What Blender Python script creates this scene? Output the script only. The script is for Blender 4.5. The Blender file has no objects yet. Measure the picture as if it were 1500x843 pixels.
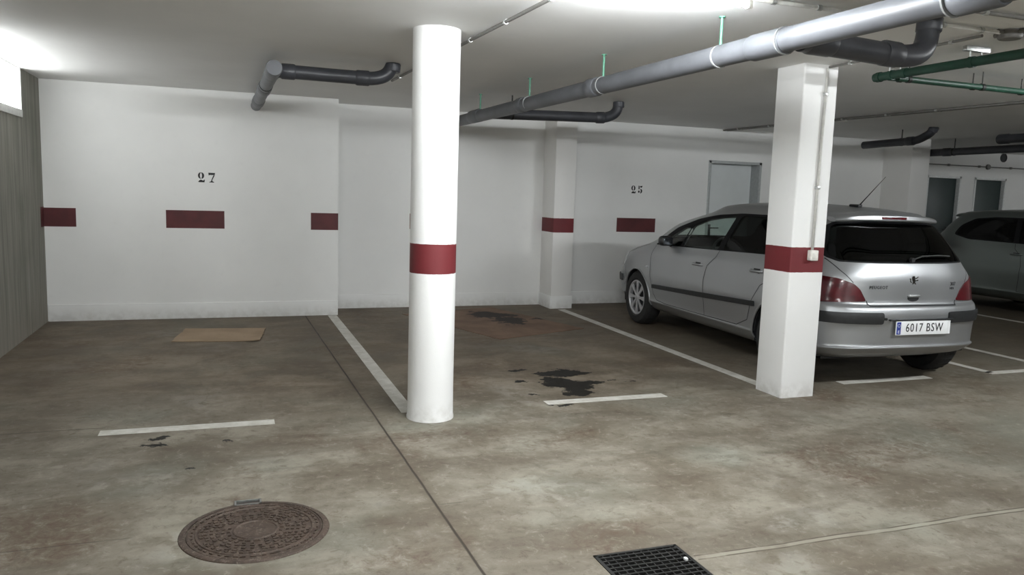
import bpy, bmesh, math, random
from math import sin, cos, pi, radians
from mathutils import Vector, Matrix
from mathutils.bvhtree import BVHTree
random.seed(7)
sc = bpy.context.scene
COL = sc.collection

# ------------------------------------------------------------------ objects
def link(name, me, mat=None, parent=None, smooth=False, auto=None):
    o = bpy.data.objects.new(name, me); COL.objects.link(o)
    if mat is not None:
        for m in (mat if isinstance(mat, (list, tuple)) else [mat]): me.materials.append(m)
    if parent: o.parent = parent
    if smooth:
        me.shade_smooth()
        if auto: me.set_sharp_from_angle(angle=radians(auto))
    return o
SIBLINGS = []
def clusters(bm):
    """loose islands of a mesh grouped when they lie close together"""
    bm.verts.ensure_lookup_table(); bm.verts.index_update(); seen = [-1]*len(bm.verts); isl = []
    for v in bm.verts:
        if seen[v.index] >= 0: continue
        k = len(isl); st = [v]; seen[v.index] = k; lo = Vector(v.co); hi = Vector(v.co)
        while st:
            w = st.pop()
            for i in range(3): lo[i] = min(lo[i], w.co[i]); hi[i] = max(hi[i], w.co[i])
            for e in w.link_edges:
                o = e.other_vert(w)
                if seen[o.index] < 0: seen[o.index] = k; st.append(o)
        isl.append((lo, hi))
    n = len(isl)
    if n == 1 or n > 400: return None
    par = list(range(n))
    def f(a):
        while par[a] != a: a = par[a]
        return a
    sz = [max(h-l) for l, h in isl]
    for i in range(n):
        for j in range(i+1, n):
            g = math.sqrt(sum(max(0, isl[i][0][k]-isl[j][1][k], isl[j][0][k]-isl[i][1][k])**2 for k in range(3)))
            if g <= max(.02, .5*max(sz[i], sz[j])): par[f(j)] = f(i)
    roots = sorted(set(f(i) for i in range(n)))
    if len(roots) == 1: return None
    return [[v for v in bm.verts if f(seen[v.index]) == r] for r in roots]
def obj(name, bm, mat=None, parent=None, smooth=False, auto=None, normals=True):
    if normals: bmesh.ops.recalc_face_normals(bm, faces=bm.faces)
    cl = clusters(bm) if parent else None
    if cl:
        sets = [set(v.index for v in c) for c in cl]; out = []
        for s_ in sets:
            b2 = bm.copy(); b2.verts.ensure_lookup_table()
            bmesh.ops.delete(b2, geom=[v for v in b2.verts if v.index not in s_], context='VERTS')
            me = bpy.data.meshes.new(name); b2.to_mesh(me); b2.free(); out.append(link(name, me, mat, parent, smooth, auto))
        bm.free(); SIBLINGS.append(out); return out[0]
    me = bpy.data.meshes.new(name); bm.to_mesh(me); bm.free()
    return link(name, me, mat, parent, smooth, auto)
def empty(name, loc=(0, 0, 0), rz=0, parent=None):
    o = bpy.data.objects.new(name, None); COL.objects.link(o)
    o.location = loc; o.rotation_euler.z = rz; o.empty_display_size = .1
    if parent: o.parent = parent
    return o
def tag(o, label=None, cat=None, group=None, kind=None):
    if label: o['label'] = label
    if cat: o['category'] = cat
    if group: o['group'] = group
    if kind: o['kind'] = kind
    return o
def struct(o): o['kind'] = 'structure'; return o

# ------------------------------------------------------------------ mesh helpers
def box(bm, a, b, mi=0):
    x0, y0, z0 = a; x1, y1, z1 = b
    v = [bm.verts.new(p) for p in ((x0,y0,z0),(x1,y0,z0),(x1,y1,z0),(x0,y1,z0),(x0,y0,z1),(x1,y0,z1),(x1,y1,z1),(x0,y1,z1))]
    for f in ((0,3,2,1),(4,5,6,7),(0,1,5,4),(1,2,6,5),(2,3,7,6),(3,0,4,7)):
        bm.faces.new([v[i] for i in f]).material_index = mi
    return v
def rbox(bm, a, b, r=.01, seg=2, rot=None, about=None):
    t = bmesh.new(); box(t, a, b)
    bmesh.ops.bevel(t, geom=list(t.edges), offset=r, segments=seg, profile=.5, affect='EDGES')
    if rot is not None:
        c = Vector(about or ((a[0]+b[0])/2, (a[1]+b[1])/2, (a[2]+b[2])/2))
        bmesh.ops.transform(t, matrix=Matrix.Translation(c) @ rot @ Matrix.Translation(-c), verts=t.verts)
    merge(bm, t)
def merge(bm, t):
    vs = [bm.verts.new(v.co) for v in t.verts]; t.verts.index_update()
    for f in t.faces:
        try: nf = bm.faces.new([vs[v.index] for v in f.verts]); nf.material_index = f.material_index
        except ValueError: pass
    t.free()
def frame_of(d):
    d = d.normalized(); up = Vector((0, 0, 1)) if abs(d.z) < .95 else Vector((1, 0, 0))
    u = d.cross(up).normalized(); return u, u.cross(d).normalized()
def tube(bm, pts, r, n=16, caps=True, bend=0):
    """round tube through pts, corners rounded with radius `bend`"""
    pts = [Vector(p) for p in pts]
    if bend:
        q = [pts[0]]
        for i in range(1, len(pts)-1):
            a, b, c = pts[i-1], pts[i], pts[i+1]
            d1 = (a-b).normalized(); d2 = (c-b).normalized()
            k = min(bend, (a-b).length*.49, (c-b).length*.49)
            p0, p1 = b+d1*k, b+d2*k
            for s in range(7):
                t = s/6; q.append(p0*(1-t)**2+b*2*t*(1-t)+p1*t*t)
        q.append(pts[-1]); pts = q
    rs = r if isinstance(r, (list, tuple)) else [r]*len(pts)
    rings = []; u = None
    for i, p in enumerate(pts):
        d = (pts[min(i+1, len(pts)-1)]-pts[max(i-1, 0)])
        if u is None: u, w = frame_of(d)
        else:
            dn = d.normalized(); u = (u-dn*u.dot(dn)).normalized(); w = u.cross(dn)
        rings.append([bm.verts.new(p+(u*cos(2*pi*k/n)+w*sin(2*pi*k/n))*rs[i]) for k in range(n)])
    for a, b in zip(rings, rings[1:]):
        for k in range(n): bm.faces.new((a[k], a[(k+1) % n], b[(k+1) % n], b[k]))
    if caps: bm.faces.new(rings[0][::-1]); bm.faces.new(rings[-1])
def lathe(bm, prof, n=48, mat=Matrix(), closed=False):
    """profile of (radius, height) turned about z, placed by mat"""
    rings = []
    for r, h in prof:
        if r < 1e-6: rings.append([bm.verts.new(mat @ Vector((0, 0, h)))])
        else: rings.append([bm.verts.new(mat @ Vector((r*cos(2*pi*k/n), r*sin(2*pi*k/n), h))) for k in range(n)])
    pr = list(zip(rings, rings[1:]))
    if closed: pr.append((rings[-1], rings[0]))
    for a, b in pr:
        for k in range(n):
            j = (k+1) % n
            q = [a[k % len(a)], a[j % len(a)], b[j % len(b)], b[k % len(b)]]
            q = [v for i, v in enumerate(q) if v not in q[:i]]
            if len(q) > 2:
                try: bm.faces.new(q)
                except ValueError: pass
def prism(bm, poly, h, mat=Matrix(), z0=0):
    lo = [bm.verts.new(mat @ Vector((x, y, z0))) for x, y in poly]
    hi = [bm.verts.new(mat @ Vector((x, y, z0+h))) for x, y in poly]
    n = len(poly); bm.faces.new(lo[::-1]); bm.faces.new(hi)
    for i in range(n): bm.faces.new((lo[i], lo[(i+1) % n], hi[(i+1) % n], hi[i]))
def text_bm(body, size, depth, mat, space=1.0, bold=0):
    cu = bpy.data.curves.new('t', 'FONT'); cu.body = body; cu.size = size; cu.extrude = depth
    cu.align_x = 'CENTER'; cu.align_y = 'CENTER'; cu.space_character = space; cu.offset = bold; cu.resolution_u = 3
    o = bpy.data.objects.new('t', cu); COL.objects.link(o)
    dg = bpy.context.evaluated_depsgraph_get(); dg.update()
    me = bpy.data.meshes.new_from_object(o.evaluated_get(dg))
    bm = bmesh.new(); bm.from_mesh(me); bmesh.ops.transform(bm, matrix=mat, verts=bm.verts)
    bpy.data.objects.remove(o); bpy.data.curves.remove(cu); bpy.data.meshes.remove(me)
    return bm

# ------------------------------------------------------------------ materials
class NT:
    def __init__(s, name):
        s.m = bpy.data.materials.new(name); s.m.use_nodes = True; s.t = s.m.node_tree; s.t.nodes.clear()
        s.out = s.n('ShaderNodeOutputMaterial'); s.b = s.n('ShaderNodeBsdfPrincipled'); s.l(s.b.outputs[0], s.out.inputs[0])
        s.co = None
    def n(s, ty, **k):
        x = s.t.nodes.new(ty)
        for a, v in k.items(): setattr(x, a, v)
        return x
    def l(s, a, b): s.t.links.new(a, b)
    def put(s, sock, v):
        if isinstance(v, bpy.types.NodeSocket): s.l(v, sock)
        elif v is not None: sock.default_value = v
    def obj(s):
        if not s.co: s.co = s.n('ShaderNodeTexCoord').outputs['Object']
        return s.co
    def math(s, op, a, b=None, c=None, clamp=False):
        x = s.n('ShaderNodeMath', operation=op, use_clamp=clamp)
        s.put(x.inputs[0], a); s.put(x.inputs[1], b)
        if c is not None: s.put(x.inputs[2], c)
        return x.outputs[0]
    def mapping(s, loc=(0,0,0), scale=(1,1,1), rot=(0,0,0), vec=None):
        x = s.n('ShaderNodeMapping'); s.l(vec or s.obj(), x.inputs[0])
        x.inputs[1].default_value = loc; x.inputs[2].default_value = rot; x.inputs[3].default_value = scale
        return x.outputs[0]
    def noise(s, scale, detail=4, rough=.55, vec=None, dist=0, color=False):
        x = s.n('ShaderNodeTexNoise'); s.l(vec or s.obj(), x.inputs['Vector'])
        x.inputs['Scale'].default_value = scale; x.inputs['Detail'].default_value = detail
        x.inputs['Roughness'].default_value = rough; x.inputs['Distortion'].default_value = dist
        return x.outputs[1 if color else 0]
    def ramp(s, v, lo, hi, a=0., b=1., smooth=True):
        x = s.n('ShaderNodeMapRange', interpolation_type='SMOOTHSTEP' if smooth else 'LINEAR'); s.put(x.inputs[0], v)
        for i, k in enumerate((lo, hi, a, b)): x.inputs[1+i].default_value = k
        return x.outputs[0]
    def mix(s, f, a, b):
        x = s.n('ShaderNodeMix', data_type='RGBA'); s.put(x.inputs[0], f)
        for i, v in ((6, a), (7, b)):
            if isinstance(v, tuple): v = (*v, 1) if len(v) == 3 else v
            s.put(x.inputs[i], v)
        return x.outputs[2]
    def sep(s, vec=None):
        x = s.n('ShaderNodeSeparateXYZ'); s.l(vec or s.obj(), x.inputs[0]); return x.outputs
    def bump(s, h, strength=.3, dist=.01, normal=None):
        x = s.n('ShaderNodeBump'); s.put(x.inputs['Height'], h); x.inputs['Strength'].default_value = strength; x.inputs['Distance'].default_value = dist
        if normal: s.l(normal, x.inputs['Normal'])
        return x.outputs[0]
    def set(s, **k):
        for a, v in k.items():
            nm = {'color':'Base Color','rough':'Roughness','metal':'Metallic','normal':'Normal','coat':'Coat Weight','coatr':'Coat Roughness','spec':'Specular IOR Level','emit':'Emission Strength','ecol':'Emission Color','trans':'Transmission Weight'}[a]
            if isinstance(v, tuple) and len(v) == 3: v = (*v, 1)
            s.put(s.b.inputs[nm], v)
        return s
def plain(name, col, rough=.5, metal=0, var=.08, scale=30, bump=0, **k):
    t = NT(name); f = t.noise(scale, 3)
    c2 = tuple(max(0, x*(1-var)) for x in col); c1 = tuple(min(1, x*(1+var)) for x in col)
    t.set(color=t.mix(t.ramp(f, .3, .7), c2, c1), rough=rough, metal=metal, **k)
    if bump: t.set(normal=t.bump(f, bump, .004))
    return t.m

def wall_paint(name, base=(.80,.80,.785), band=None, dirt=.0):
    t = NT(name)
    big = t.noise(1.2, 4); mid = t.noise(9, 5, .6); fine = t.noise(160, 3, .7)
    c = t.mix(t.ramp(big, .3, .7), tuple(x*.95 for x in base), base)
    c = t.mix(t.ramp(mid, .55, .8, 0, .35), c, tuple(x*.9 for x in base))
    z = t.sep()[2]
    if dirt:
        d = t.math('MULTIPLY', t.ramp(z, .0, .16, 1, 0), t.ramp(t.noise(14, 4), .35, .65))
        c = t.mix(t.math('MULTIPLY', d, dirt), c, (.33,.30,.25))
    if band:
        wob = t.math('ADD', z, t.math('MULTIPLY', t.math('SUBTRACT', t.noise(25, 3), .5), .006))
        m = t.math('MULTIPLY', t.math('GREATER_THAN', wob, band[0]), t.math('LESS_THAN', wob, band[1]))
        c = t.mix(m, c, t.mix(t.noise(6, 4), (.115,.010,.014), (.155,.015,.019)))
    t.set(color=c, rough=.62, normal=t.bump(t.math('ADD', fine, t.math('MULTIPLY', mid, .8)), .22, .004))
    return t.m
M = {}
M['wall'] = wall_paint('wall_white_paint', dirt=.25)
M['column'] = wall_paint('column_white_paint', (.84,.84,.83), (.968, 1.158), dirt=.3)
M['pilaster'] = wall_paint('pilaster_white_paint', (.80,.79,.77), (1.0, 1.185), dirt=.3)
M['ceiling'] = wall_paint('ceiling_plaster', (.86,.86,.85))
M['red'] = plain('red_band_paint', (.085,.012,.014), .6, var=.15, scale=8, bump=.1)
M['black_paint'] = plain('black_stencil_paint', (.012,.012,.013), .6)
M['line'] = None
def concrete_wall():
    t = NT('board_marked_concrete')
    v = t.mapping(scale=(1, 7, .35)); streak = t.noise(2.2, 6, .65, v); big = t.noise(1.3, 4); fine = t.noise(60, 4)
    y = t.sep()[1]
    board = t.math('PINGPONG', t.math('MULTIPLY', y, 1/.13), .5)
    seam = t.ramp(board, 0, .06, 1, 0)
    c = t.mix(t.ramp(streak, .3, .7), (.16,.155,.132), (.27,.26,.225))
    c = t.mix(t.ramp(big, .45, .75, 0, .5), c, (.125,.13,.10))
    c = t.mix(t.math('MULTIPLY', seam, .15), c, (.09,.09,.08))
    z = t.sep()[2]
    c = t.mix(t.math('MULTIPLY', t.ramp(z, 0, .5, 1, 0), t.ramp(streak, .3, .6)), c, (.26,.235,.20))
    t.set(color=c, rough=.85, normal=t.bump(t.math('SUBTRACT', t.math('ADD', streak, t.math('MULTIPLY', fine, .3)), t.math('MULTIPLY', seam, .2)), .3, .01))
    return t.m
M['concrete_wall'] = concrete_wall()
def floor_mat():
    t = NT('stained_concrete_floor'); P = t.obj(); xyz = t.sep(); x, y = xyz[0], xyz[1]
    big = t.noise(.55, 5, .6); mid = t.noise(1.9, 6, .62, dist=.4); n3 = t.noise(6.5, 6, .65, dist=.3); fine = t.noise(55, 4, .7); speck = t.noise(170, 2, .6)
    sweep = t.noise(1.5, 5, .6, t.mapping(scale=(.55, 1.9, 1), rot=(0, 0, radians(-14))), dist=.5)
    c = t.mix(t.ramp(mid, .36, .64), (.150,.128,.096), (.262,.240,.194))
    c = t.mix(t.ramp(sweep, .42, .66, 0, .62), c, (.105,.085,.063))
    c = t.mix(t.ramp(n3, .50, .74, 0, .55), c, (.088,.066,.047))
    c = t.mix(t.ramp(n3, .22, .42, .38, 0), c, (.35,.335,.285))
    c = t.mix(t.ramp(t.noise(.9, 3, .5, t.mapping(loc=(3, 7, 0))), .5, .68, 0, .35), c, (.18,.20,.165))
    g1 = t.noise(16, 8, .78, dist=.6); g2 = t.noise(38, 6, .8)
    c = t.mix(t.ramp(g1, .52, .66, 0, .50), c, (.085,.062,.042))
    c = t.mix(t.ramp(g1, .34, .46, .40, 0), c, (.34,.32,.27))
    rp = t.math('MULTIPLY', t.ramp(t.noise(1.15, 3, .5, t.mapping(loc=(11, 2, 0))), .54, .68), t.ramp(g1, .40, .58))
    c = t.mix(t.math('MULTIPLY', rp, .5), c, (.095,.052,.032))
    wp = t.math('MULTIPLY', t.ramp(t.noise(1.4, 3, .5, t.mapping(loc=(8.3, 4, 0))), .56, .70), t.ramp(n3, .42, .55))
    c = t.mix(t.math('MULTIPLY', wp, .35), c, (.42,.41,.36))
    c = t.mix(t.ramp(g2, .58, .72, 0, .55), c, (.075,.058,.042))
    # bays darker than the aisle: tyre dirt, plus weaker light painted in
    edge = t.math('ADD', y, t.math('MULTIPLY', t.math('SUBTRACT', big, .5), 2.4))
    bay = t.ramp(edge, 4.6, 6.4)
    c = t.mix(t.math('MULTIPLY', bay, .50), c, t.mix(t.ramp(mid, .3, .7), (.082,.058,.038), (.165,.122,.082)))
    right = t.ramp(t.math('ADD', x, t.math('MULTIPLY', t.math('SUBTRACT', mid, .5), 3)), 3.2, 6.5, 0, .35)  # light falling off towards the right, painted into the floor colour
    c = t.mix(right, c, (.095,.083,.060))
    c = t.mix(t.ramp(fine, .6, .8, 0, .4), c, (.10,.082,.06))
    c = t.mix(t.ramp(speck, .68, .78, 0, .5), c, (.06,.05,.04))
    # wandering hairline cracks
    vd = t.n('ShaderNodeTexVoronoi', feature='DISTANCE_TO_EDGE'); vd.inputs['Scale'].default_value = .42
    wv = t.n('ShaderNodeVectorMath', operation='ADD'); t.l(P, wv.inputs[0])
    wn = t.n('ShaderNodeVectorMath', operation='SCALE'); t.l(t.noise(3, 5, color=True), wn.inputs[0]); wn.inputs['Scale'].default_value = .35
    t.l(wn.outputs[0], wv.inputs[1]); t.l(wv.outputs[0], vd.inputs['Vector'])
    crack = t.math('MULTIPLY', t.ramp(vd.outputs[0], 0, .006, 1, 0), t.ramp(t.noise(1.1, 3), .45, .6))
    c = t.mix(t.math('MULTIPLY', crack, .25), c, (.07,.055,.04))
    # sawn joints: along the bays and across the aisle
    wob = t.math('MULTIPLY', t.math('SUBTRACT', t.noise(2.5, 3), .5), .03)
    jx = t.math('ABSOLUTE', t.math('SUBTRACT', t.math('ADD', x, t.math('MULTIPLY', wob, .35)), t.math('MULTIPLY_ADD', y, -.0166, .978)))
    j1 = t.ramp(jx, .003, .009, 1, 0)
    halo = t.math('MULTIPLY', t.ramp(jx, .0, .05, 1, 0), .35)
    c = t.mix(halo, c, (.11,.088,.065))
    yy = t.math('ADD', y, wob)
    jy = t.math('ABSOLUTE', t.math('SUBTRACT', yy, 2.667))
    xg = t.math('GREATER_THAN', x, 1.83)
    mort = t.math('MULTIPLY', t.math('MULTIPLY', t.ramp(jy, .010, .016, 1, 0), xg), t.ramp(t.noise(4, 3), .3, .5, .25, 1))
    rim = t.math('MULTIPLY', t.math('MULTIPLY', t.ramp(t.math('ABSOLUTE', t.math('SUBTRACT', jy, .017)), .002, .007, 1, 0), xg), t.ramp(t.noise(7, 3), .35, .55, .2, 1))
    c = t.mix(t.math('MULTIPLY', mort, .6), c, (.33,.315,.255)); c = t.mix(t.math('MULTIPLY', rim, .95), c, (.085,.07,.05))
    j3 = t.math('MULTIPLY', t.ramp(t.math('ABSOLUTE', t.math('SUBTRACT', yy, 5.18)), .002, .008, 1, 0), t.math('LESS_THAN', x, -.72))
    j4 = t.math('MULTIPLY', t.math('MULTIPLY', t.ramp(t.math('ABSOLUTE', t.math('SUBTRACT', yy, 3.50)), .002, .007, 1, 0), t.math('LESS_THAN', x, 1.2)), t.ramp(t.noise(2.2, 3), .45, .55))
    joints = t.math('MAXIMUM', j1, t.math('MAXIMUM', t.math('MULTIPLY', j3, .7), t.math('MULTIPLY', j4, .45)))
    c = t.mix(joints, c, (.045,.037,.028))
    # oil stains of their own outline: (x, y, half x, half y)
    dn = t.n('ShaderNodeVectorMath', operation='SCALE')
    sb = t.n('ShaderNodeVectorMath', operation='SUBTRACT'); t.l(t.noise(5.0, 8, .74, color=True), sb.inputs[0]); sb.inputs[1].default_value = (.5, .5, .5)
    t.l(sb.outputs[0], dn.inputs[0]); dn.inputs['Scale'].default_value = .40
    ad = t.n('ShaderNodeVectorMath', operation='ADD'); t.l(P, ad.inputs[0]); t.l(dn.outputs[0], ad.inputs[1])
    oil = None
    for ox, oy, a, b in ((2.60,5.93,.22,.12),(2.46,5.66,.13,.15),(2.56,5.52,.15,.14),(2.50,5.33,.11,.12),(2.25,5.00,.07,.03),(2.20,5.72,.07,.05),(2.76,5.90,.12,.05),(2.72,5.58,.12,.05),(-.43,4.77,.045,.035),(-.365,4.90,.04,.035),(-.05,4.74,.03,.025),(-.24,4.30,.03,.02),(2.30,6.10,.08,.03),(2.92,5.60,.04,.02),(3.06,5.52,.03,.015),(2.1,5.35,.04,.02)):
        v = t.n('ShaderNodeVectorMath', operation='SUBTRACT'); t.l(ad.outputs[0], v.inputs[0]); v.inputs[1].default_value = (ox, oy, 0)
        w = t.n('ShaderNodeVectorMath', operation='MULTIPLY'); t.l(v.outputs[0], w.inputs[0]); w.inputs[1].default_value = (1/a, 1/b, 0)
        ln = t.n('ShaderNodeVectorMath', operation='LENGTH'); t.l(w.outputs[0], ln.inputs[0])
        k = t.ramp(ln.outputs['Value'], .97, 1.04, 1, 0); oil = k if oil is None else t.math('MAXIMUM', oil, k)
    c = t.mix(oil, c, (.010,.009,.007))
    rough = t.mix(oil, t.ramp(mid, .3, .7, .58, .78), (.62,.62,.62))
    h = t.math('SUBTRACT', t.math('ADD', t.math('MULTIPLY', fine, .4), n3), t.math('MULTIPLY', joints, 4))
    t.set(color=c, rough=rough, spec=.22, normal=t.bump(h, .25, .006))
    return t.m
M['floor'] = floor_mat()
def line_paint():
    t = NT('worn_white_line_paint'); a = t.noise(9, 6, .7); b = t.noise(60, 4, .7)
    c = t.mix(t.ramp(a, .35, .7), (.50,.48,.43), (.66,.645,.60)); c = t.mix(t.ramp(b, .58, .75, 0, .45), c, (.25,.22,.17))
    t.set(color=c, rough=.6, normal=t.bump(b, .2, .003)); return t.m
M['line'] = line_paint()
M['pvc'] = plain('grey_pvc', (.115,.12,.132), .48, var=.12, scale=5, bump=.05)
M['pvc_dark'] = plain('dark_grey_pvc', (.045,.047,.055), .42, var=.15, scale=6, bump=.05)
M['pvc_joint'] = plain('pvc_glue_ring', (.34,.35,.35), .4)
M['zinc'] = plain('galvanised_steel', (.50,.51,.50), .38, .85, var=.15)
M['green_rod'] = plain('green_coated_rod', (.10,.30,.20), .45)
M['green_pipe'] = plain('green_water_pipe', (.006,.036,.021), .5, var=.2, scale=12)
M['green_pipe_light'] = plain('pale_green_water_pipe', (.06,.13,.10), .5, var=.1)
M['conduit'] = plain('grey_conduit', (.16,.155,.145), .5)
M['conduit_white'] = plain('white_conduit', (.62,.61,.58), .5)
M['white_plastic'] = plain('white_plastic', (.74,.73,.68), .4)
M['white_metal'] = plain('white_enamelled_metal', (.72,.73,.72), .35)
M['door'] = plain('pale_grey_door_paint', (.66,.69,.69), .42, var=.03, scale=3)
M['door_frame'] = plain('grey_door_frame_paint', (.40,.42,.42), .45)
M['door_dark'] = plain('dark_green_door_paint', (.030,.048,.046), .42)
M['black_plastic'] = plain('black_plastic', (.015,.016,.017), .45, var=.2, bump=.08)
M['window_trim'] = plain('matt_black_window_trim', (.008,.008,.009), .7, var=.1, spec=.15)
M['rubber'] = plain('tyre_rubber', (.012,.012,.012), .75, var=.25, bump=.15)
M['iron'] = plain('black_iron_grating', (.018,.018,.017), .55, .4, var=.3, scale=40, bump=.2)
M['pit'] = plain('dark_pit_concrete', (.03,.028,.024), .8)  # very dark tone for the drain pit and the lifting slot
M['chrome'] = plain('chrome', (.75,.75,.76), .12, 1, var=.02)
M['frame_white'] = plain('white_window_frame', (.70,.70,.68), .4)
def emis(name, col, k):
    t = NT(name); t.set(color=(.8,.8,.8), ecol=col, emit=k, rough=.4); return t.m
TUBE = 700.
M['tube'] = emis('lit_fluorescent_tube', (.95, .985, 1.), TUBE)
M['tube_dim'] = emis('dim_fluorescent_tube', (.95, .985, 1.), TUBE*.3)
M['tube_reduced'] = emis('reduced_fluorescent_tube', (.95, .985, 1.), TUBE*.55)  # turned-down glow for the added batten on the concrete wall side
M['daylight'] = emis('daylit_frosted_pane', (.97, 1., 1.), 9.5)
def rust():
    t = NT('rusty_cast_iron'); a = t.noise(14, 6, .7); b = t.noise(70, 4, .7)
    c = t.mix(t.ramp(a, .3, .7), (.040,.027,.020), (.095,.066,.050)); c = t.mix(t.ramp(b, .52, .72, 0, .7), c, (.24,.20,.165))
    t.set(color=c, rough=.58, metal=.25, normal=t.bump(b, .5, .004)); return t.m
M['rust'] = rust()
def card(name, a, b, stain=False):
    t = NT(name); n = t.noise(3, 5); f = t.noise(60, 3, .6, t.mapping(scale=(1, .12, 1)))
    c = t.mix(t.ramp(n, .3, .7), a, b); c = t.mix(t.ramp(f, .5, .8, 0, .3), c, tuple(k*.8 for k in a))
    if stain:
        sb = t.n('ShaderNodeVectorMath', operation='SUBTRACT'); t.l(t.noise(4, 6, .68, color=True), sb.inputs[0]); sb.inputs[1].default_value = (.5,.5,.5)
        dn = t.n('ShaderNodeVectorMath', operation='SCALE'); t.l(sb.outputs[0], dn.inputs[0]); dn.inputs['Scale'].default_value = .8
        ad = t.n('ShaderNodeVectorMath', operation='ADD'); t.l(t.obj(), ad.inputs[0]); t.l(dn.outputs[0], ad.inputs[1]); m = None
        for ox, oy, A, B in ((3.02,8.95,.27,.33),(3.10,8.50,.17,.26),(2.60,9.50,.30,.08),(3.6,8.6,.22,.06)):
            v = t.n('ShaderNodeVectorMath', operation='SUBTRACT'); t.l(ad.outputs[0], v.inputs[0]); v.inputs[1].default_value = (ox, oy, 0)
            w = t.n('ShaderNodeVectorMath', operation='MULTIPLY'); t.l(v.outputs[0], w.inputs[0]); w.inputs[1].default_value = (1/A, 1/B, 0)
            ln = t.n('ShaderNodeVectorMath', operation='LENGTH'); t.l(w.outputs[0], ln.inputs[0])
            k = t.ramp(ln.outputs['Value'], .8, 1.1, 1, 0); m = k if m is None else t.math('MAXIMUM', m, k)
        c = t.mix(t.math('MULTIPLY', m, .97), c, (.012,.008,.005))
    t.set(color=c, rough=.8, normal=t.bump(f, .2, .003)); return t.m
M['card'] = card('brown_cardboard', (.27,.19,.12), (.34,.245,.16))
M['card2'] = card('damp_dark_cardboard', (.135,.080,.050), (.20,.125,.082), True)
def paint(name, col, rough=.36):
    t = NT(name); f = t.noise(900, 2, .5); g = t.noise(2.5, 3)
    c = t.mix(t.ramp(f, .35, .65), tuple(k*.9 for k in col), tuple(min(1, k*1.06) for k in col))
    t.set(color=c, metal=.8, rough=t.ramp(g, .3, .7, rough, rough+.06), coat=.30, coatr=.14); return t.m
M['silver'] = paint('silver_metallic_car_paint', (.40,.41,.42))
M['greycar'] = paint('grey_green_metallic_car_paint', (.20,.225,.215))
def glass(name, tint, gloss=.06):
    t = NT(name); t.t.nodes.remove(t.b)
    tr = t.n('ShaderNodeBsdfTransparent'); tr.inputs[0].default_value = (*tint, 1)
    gl = t.n('ShaderNodeBsdfGlossy'); gl.inputs['Roughness'].default_value = .03
    lw = t.n('ShaderNodeLayerWeight'); lw.inputs['Blend'].default_value = .5
    fr = t.math('MULTIPLY_ADD', t.math('POWER', lw.outputs['Facing'], 4.), .55, .025)
    mx = t.n('ShaderNodeMixShader'); t.l(fr, mx.inputs[0]); t.l(tr.outputs[0], mx.inputs[1]); t.l(gl.outputs[0], mx.inputs[2]); t.l(mx.outputs[0], t.out.inputs[0])
    return t.m
M['glass'] = glass('green_tinted_car_glass', (.72,.80,.76))
M['glass_dark'] = glass('dark_tinted_car_glass', (.025,.03,.03))
M['lamp_red'] = plain('red_tail_lamp_lens', (.065,.004,.007), .2, var=.3, scale=14, coat=.2)
M['lamp_clear'] = plain('clear_headlamp_lens', (.55,.57,.58), .1, .3, coat=.8)
M['plate_white'] = plain('white_number_plate', (.78,.79,.80), .4, var=.02)
M['plate_blue'] = plain('blue_plate_strip', (.02,.04,.25), .4)
M['seat'] = plain('dark_grey_seat_cloth', (.035,.036,.04), .9, bump=.2)
M['cabin'] = plain('dark_cabin_lining', (.025,.025,.027), .85)
M['mirror'] = plain('dim_mirror_glass', (.10,.11,.12), .15, .8)
M['alloy'] = plain('silver_wheel_cover_paint', (.48,.48,.49), .32, .5)

# ------------------------------------------------------------------ the room
H = 2.5
def boxes(name, lst, mat, parent=None, st=True):
    bm = bmesh.new()
    for a, b in lst: box(bm, a, b)
    o = obj(name, bm, mat, parent)
    return struct(o) if st else o
gx0, gx1, gy0, gy1 = 1.415, 1.815, 2.405, 2.808
bm = bmesh.new()
X = [-1.8, gx0, gx1, 17.]; Y = [-7., gy0, gy1, 12.]
gv = {(i, j, k): bm.verts.new((X[i], Y[j], -.3*k)) for i in range(4) for j in range(4) for k in (0, 1)}
for i in range(3):
    for j in range(3):
        if (i, j) == (1, 1): continue
        bm.faces.new([gv[i, j, 0], gv[i+1, j, 0], gv[i+1, j+1, 0], gv[i, j+1, 0]])
        bm.faces.new([gv[i, j, 1], gv[i, j+1, 1], gv[i+1, j+1, 1], gv[i+1, j, 1]])
for a, b in (((1,1),(2,1)),((2,1),(2,2)),((2,2),(1,2)),((1,2),(1,1))):
    bm.faces.new([gv[(*a, 0)], gv[(*b, 0)], gv[(*b, 1)], gv[(*a, 1)]])
bd = [(i, 0) for i in range(3)]+[(3, j) for j in range(3)]+[(i, 3) for i in range(3, 0, -1)]+[(0, j) for j in range(3, 0, -1)]
for k in range(len(bd)):
    a, b = bd[k], bd[(k+1) % len(bd)]; bm.faces.new([gv[(*a, 0)], gv[(*a, 1)], gv[(*b, 1)], gv[(*b, 0)]])
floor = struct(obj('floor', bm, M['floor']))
boxes('ceiling', [((-2., -7., H), (17., 12., H+.2))], M['ceiling'])
WY0, WY1, WZ0 = 6.3, 8.53, 2.05
wl = boxes('wall_left', [((-2.1, -7, 0), (-1.8, WY0, H)), ((-2.1, WY1, 0), (-1.8, 12, H)), ((-2.1, WY0, 0), (-1.8, WY1, WZ0))], M['concrete_wall'])
w27 = boxes('wall_back', [((-1.8, 9.3, 0), (1.2, 10.2, H))], M['wall'])
w26 = boxes('wall_back', [((1.2, 9.8, 0), (4.1, 10.2, H))], M['wall'])
DX0, DX1 = 6.52, 7.43
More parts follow.
